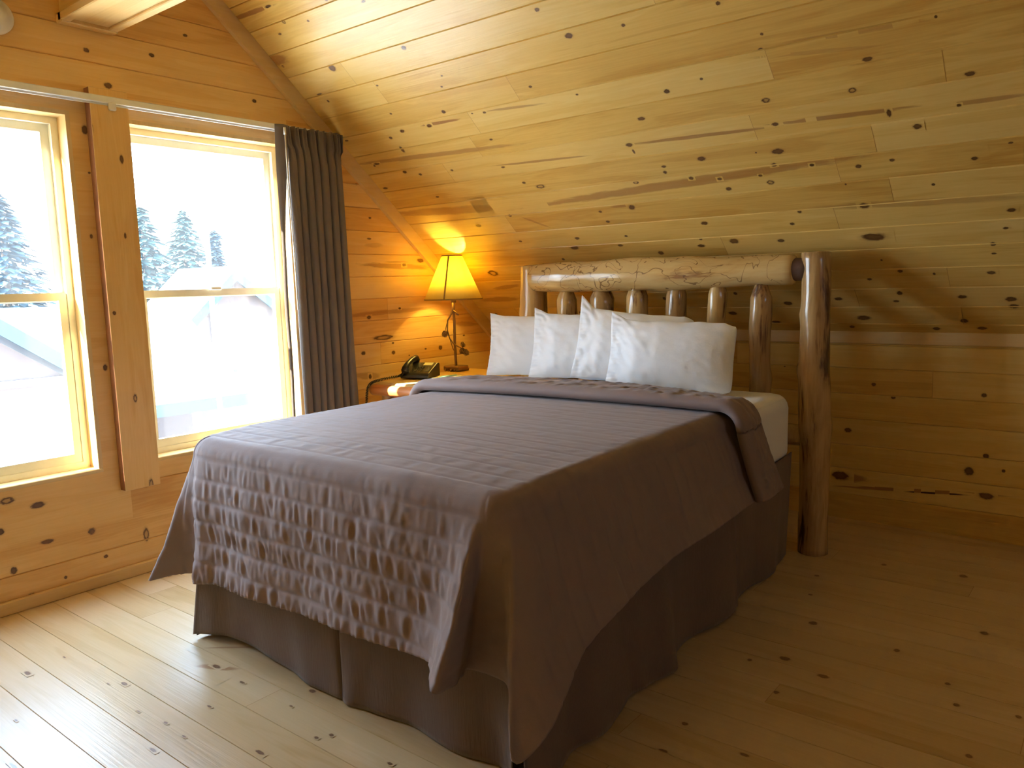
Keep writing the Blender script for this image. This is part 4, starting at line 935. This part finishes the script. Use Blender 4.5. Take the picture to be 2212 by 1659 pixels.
# ------------------------------------------------------------------ curtain and its track
mb = MB(); mb.box((.035, -4.05, 2.128), (.062, -1.36, 2.158), .003); mb.box((.045, -4.05, 2.120), (.052, -1.36, 2.128))
tr = empty('curtain_track', (.04, -2.7, 2.14)); tag(tr, 'long pale metal curtain track across the top of both windows', 'curtain track')
part('rail', mb, M_TRACK, tr)
for y in (-3.4, -2.60, -1.5):
    mb = MB(); mb.box((.0, y - .018, 2.128), (.04, y + .018, 2.164), .003); mb.box((.05, y - .016, 2.10), (.066, y + .016, 2.135), .004); part('bracket', mb, M_WHITE, tr)
CU = empty('curtain', (.10, -1.58, 0)); tag(CU, 'dark grey brown pleated curtain drawn to the right of the window', 'curtain')
def curtain():
    y0, y1, zt, zb = -1.735, -1.372, 2.145, .05; NU, NV = 360, 90; n1 = smooth_noise(61); G = np.zeros((NU + 1, NV + 1, 3))
    for i in range(NU + 1):
        s = i / NU
        for j in range(NV + 1):
            v = j / NV; z = zt + (zb - zt) * v; hd = max(0, 1 - v / .055)     # pinch pleated heading
            pk = min(1, v / .09)
            ph = s * 7 * 2 * math.pi + .7 * n1(v * 1.5, s * 3)
            a = .042 * pk + .010 * (1 - pk); wav = math.sin(ph) + .25 * math.sin(2 * ph + 1.3)
            ww_ = (1 - pk) * (math.sin(s * 22 * 2 * math.pi) * .010)
            x = .100 + a * wav + ww_ + .012 * n1(s * 5, v * 2)
            spread = 1 + .10 * (pk - .5) if v > .05 else 1.02 - .0 * v
            y = (y0 + y1) / 2 + (y1 - y0) / 2 * (2 * s - 1) * (1.04 if v < .05 else (.95 + .10 * min(1, max(0, (v - .05)) * 1.6) * (s > .5) - (.03 if s < .5 else 0) * min(1, max(0, v - .1) * 4))) - .012 * math.cos(ph) * pk
            y += .018 * v * (s)
            G[i, j] = (x, y, z + .004 * math.sin(s * 60) * (j == 0))
    return G
def sub_grid(name, G, mat, th, root):
    G = G - np.array(root.location); o = grid_mesh(name, G, mat, th, root, 0); return o
sub_grid('curtain_panel', curtain(), M_CURT, .003, CU)
def lead():
    # leading edge: turned towards the glass, lining showing lower down
    NU, NV = 40, 120; G = np.zeros((NU + 1, NV + 1, 3)); n1 = smooth_noise(67)
    for i in range(NU + 1):
        s = i / NU
        for j in range(NV + 1):
            v = j / NV; z = 2.145 - 2.08 * v; zz = z
            w = .075 if z > 1.95 else (.040 if z > 1.5 else .026); k = max(0, min(1, (2.05 - z) / .5)); w = .085 * (1 - k) + .034 * k
            w += .004 * n1(z * 5)
            yy = -1.808 + w * s + .003 * math.sin(z * 9); xx = .105 + .020 * math.sin(s * math.pi) - .03 * s * k
            G[i, j] = (xx + .004 * n1(z * 3, s), yy, z)
    return G
sub_grid('leading_edge', lead(), M_CURT, .003, CU)
mb = MB(); mb.tube([(.150, -1.778, 2.09), (.150, -1.776, 1.9), (.146, -1.765, 1.55), (.142, -1.758, 1.20)], .0035, 8); mb.tube([(.150, -1.778, 2.125), (.150, -1.778, 2.09)], .006, 8)
part('wand', mb, M_WHITE, CU)

# smoke detector
mb = MB(); Td = Matrix.Translation((0.0, -3.012, 2.408)) @ Matrix.Rotation(math.pi / 2, 4, 'Y')
mb.lathe([(0, 0), (.068, 0), (.070, .006), (.070, .020), (.062, .030), (.045, .034), (.044, .037), (.02, .040), (0, .040)], n=40, M=Td)
o = empty('smoke_detector', (0, -3.012, 2.408)); tag(o, 'round white smoke detector high on the wall above the left window', 'smoke detector')
part('housing', mb, M_WHITE, o)
mb = MB(); mb.lathe([(0, .0405), (.007, .0405), (.007, .043), (0, .043)], n=14, M=Td @ Matrix.Translation((.0, .03, -.006))); part('button', mb, M_KEY, o)

# ------------------------------------------------------------------ outside
M_BROWN = simple('cabin_siding', (.075, .047, .035), .8); M_BLUE = simple('blue_fascia', (.013, .031, .038), .6); M_SHING = simple('pale_shingle', (.30, .30, .30), .8, bump=(8, .4, .02)); M_POST = simple('white_post', (.8, .8, .78), .6)
M_GROUND = simple('gravel_ground', (.42, .38, .33), .9)
M_PAVE = M_GROUND
GZ = -2.9
mb = MB(); mb.box((-60, -40, GZ - .2), (-.6, 60, GZ)); o = mb.build('ground', M_GROUND); tag(o, kind='structure')
def prism(mb, pts, dirv, mi=0):
    """slab: polygon pts pushed along dirv"""
    n = len(pts); a = [Vector(p) for p in pts]; d = Vector(dirv); mb.add(a + [p + d for p in a], [tuple(range(n)), tuple(range(2 * n - 1, n - 1, -1))] + [(i, (i + 1) % n, (i + 1) % n + n, i + n) for i in range(n)], mi)
def cabin(name, loc, label, walls, roofs, fascias, posts):
    r = empty(name, loc); tag(r, label, 'cabin', 'cabins seen through the windows')
    for nm, lst, mat in (('wall', walls, M_BROWN), ('roof', roofs, M_SHING), ('fascia', fascias, M_BLUE), ('corner_board', posts, M_POST)):
        for pts, d in lst:
            mb = MB(); prism(mb, pts, d); part(nm, mb, mat, r)
# large roof seen through the right window, with a lower porch roof in front
cabin('cabin', (-12, 3.5, GZ), 'cabin with a broad pale shingle roof and lower porch roof outside the right window',
      [([(-11.2, 1.9, GZ), (-11.2, 4.7, GZ), (-11.2, 4.7, -.45), (-11.2, 1.9, -.45)], (-3, 0, 0))],
      [([(-11, 1.7, -.22), (-11, 4.75, -.30), (-14.5, 5.45, 1.05), (-14.5, 1.7, 1.10)], (0, 0, -.12)), ([(-9.6, 1.7, -.60), (-9.6, 4.1, -.62), (-11.2, 4.9, -.30), (-11.2, 1.7, -.26)], (0, 0, -.08))],
      [([(-9.55, 1.7, -.60), (-9.55, 4.15, -.62), (-9.55, 4.15, -.84), (-9.55, 1.7, -.82)], (-.04, 0, 0)), ([(-10.95, 4.78, -.30), (-14.5, 5.5, 1.05), (-14.5, 5.5, .85), (-10.95, 4.78, -.50)], (0, -.05, 0))],
      [([(-9.7, y, GZ), (-9.7, y + .12, GZ), (-9.7, y + .12, -.80), (-9.7, y, -.80)], (-.12, 0, 0)) for y in (2.0, 3.1, 4.0)])
cabin('cabin', (-18, 9, GZ), 'brown gabled cabin with blue trim farther off outside the right window',
      [([(-18, 6.9, GZ), (-18, 11.5, GZ), (-18, 11.5, .2), (-18, 9.2, 1.7), (-18, 6.9, -.3)], (-3, 0, 0))],
      [([(-17.7, 6.5, -.55), (-21, 6.5, -.55), (-21, 9.2, 1.95), (-17.7, 9.2, 1.95)], (0, 0, .12)), ([(-17.7, 9.2, 1.95), (-21, 9.2, 1.95), (-21, 11.9, -.1), (-17.7, 11.9, -.1)], (0, 0, .12))],
      [([(-17.68, 6.5, -.55), (-17.68, 9.2, 1.95), (-17.68, 9.2, 1.62), (-17.68, 6.5, -.88)], (-.06, 0, 0)), ([(-17.68, 9.2, 1.95), (-17.68, 11.9, -.1), (-17.68, 11.9, -.42), (-17.68, 9.2, 1.62)], (-.06, 0, 0))],
      [([(-17.95, 8.42, GZ), (-17.95, 8.62, GZ), (-17.95, 8.62, 1.2), (-17.95, 8.42, 1.2)], (.05, 0, 0))])
cabin('cabin', (-12, .3, GZ), 'brown cabin gable with blue fascia and a white band outside the left window',
      [([(-9.0, -3.0, GZ), (-9.0, 1.2, GZ), (-9.0, 1.2, -.25), (-9.0, -1.0, 1.28), (-9.0, -3.0, -.2)], (-1.9, 0, 0))],
      [([(-8.8, -1.0, 1.62), (-8.8, 1.5, -.20), (-10.9, 1.5, -.20), (-10.9, -1.0, 1.62)], (0, 0, .10)), ([(-8.8, -1.0, 1.62), (-8.8, -3.4, -.1), (-10.9, -3.4, -.1), (-10.9, -1.0, 1.62)], (0, 0, .10)), ([(-12.5, -6, .2), (-12.5, .9, .2), (-15.5, .9, 2.0), (-15.5, -6, 2.0)], (0, 0, -.1))],
      [([(-8.78, -1.0, 1.62), (-8.78, 1.5, -.20), (-8.78, 1.5, -.44), (-8.78, -1.0, 1.38)], (-.05, 0, 0)), ([(-8.78, -1.0, 1.62), (-8.78, -3.4, -.10), (-8.78, -3.4, -.34), (-8.78, -1.0, 1.38)], (-.05, 0, 0))],
      [([(-8.98, -3.0, .02), (-8.98, 1.2, .02), (-8.98, 1.2, .12), (-8.98, -3.0, .12)], (.05, 0, 0))])
# spruces
def spruce(loc, h, r, seed, label, mat):
    root = empty('spruce_tree', loc); tag(root, label, 'tree', 'spruces seen through the windows'); R = random.Random(seed)
    mb = MB(); mb.tube([(loc[0], loc[1], loc[2]), (loc[0], loc[1], loc[2] + h)], [.18, .03], 8); part('trunk', mb, simple('bark', (.12, .09, .07), .9), root)
    mb = MB(); v, f = [], []
    for _ in range(int(2600 * h / 7)):
        t = R.random() ** .8; z = h * (.08 + .92 * (1 - t)); rr = r * min(1, t * 1.5) ** .8 * (0.25 + .75 * R.random()) + .05; a = R.uniform(0, 6.283)
        c = Vector((loc[0] + rr * math.cos(a), loc[1] + rr * math.sin(a), loc[2] + z - .25 * rr)); d = Vector((math.cos(a), math.sin(a), -.35)).normalized(); s_ = Vector((-math.sin(a), math.cos(a), R.uniform(-.3, .3)))
        L_ = R.uniform(.18, .42); w_ = L_ * R.uniform(.25, .5); b0 = len(v)
        v += [c - d * L_ * .5, c + s_ * w_, c + d * L_, c - s_ * w_]; f.append((b0, b0 + 1, b0 + 2, b0 + 3))
    mb.add(v, f); part('foliage', mb, mat, root, fix=False)
M_SPR = simple('spruce_green', (.020, .062, .052), .7); M_SPR2 = simple('spruce_blue', (.028, .062, .075), .7)
spruce((-24, 9.6, GZ), 7.2, 1.7, 1, 'dense green spruce beside the upright board in the right window', M_SPR)
spruce((-28, 13.4, GZ), 7.6, 2.0, 2, 'green spruce just left of the white pole in the right window', M_SPR)
spruce((-24, 12.35, GZ), 6.5, .5, 3, 'narrow spruce right of the white pole in the right window', M_SPR2)
spruce((-24, 5.2, GZ), 7.4, 1.9, 4, 'bluish spruce behind the roof outside the left window', M_SPR2)
mb = MB(); mb.tube([(-7, 1.99, GZ), (-7, 1.99, 2.15)], .035, 12); mb.tube([(-7, 1.99, 2.15), (-7, 1.99, 2.19)], [.045, .02], 12)
tag(mb.build('pole', M_POST), 'slim white pole standing outside the right window in front of the roofs', 'pole')
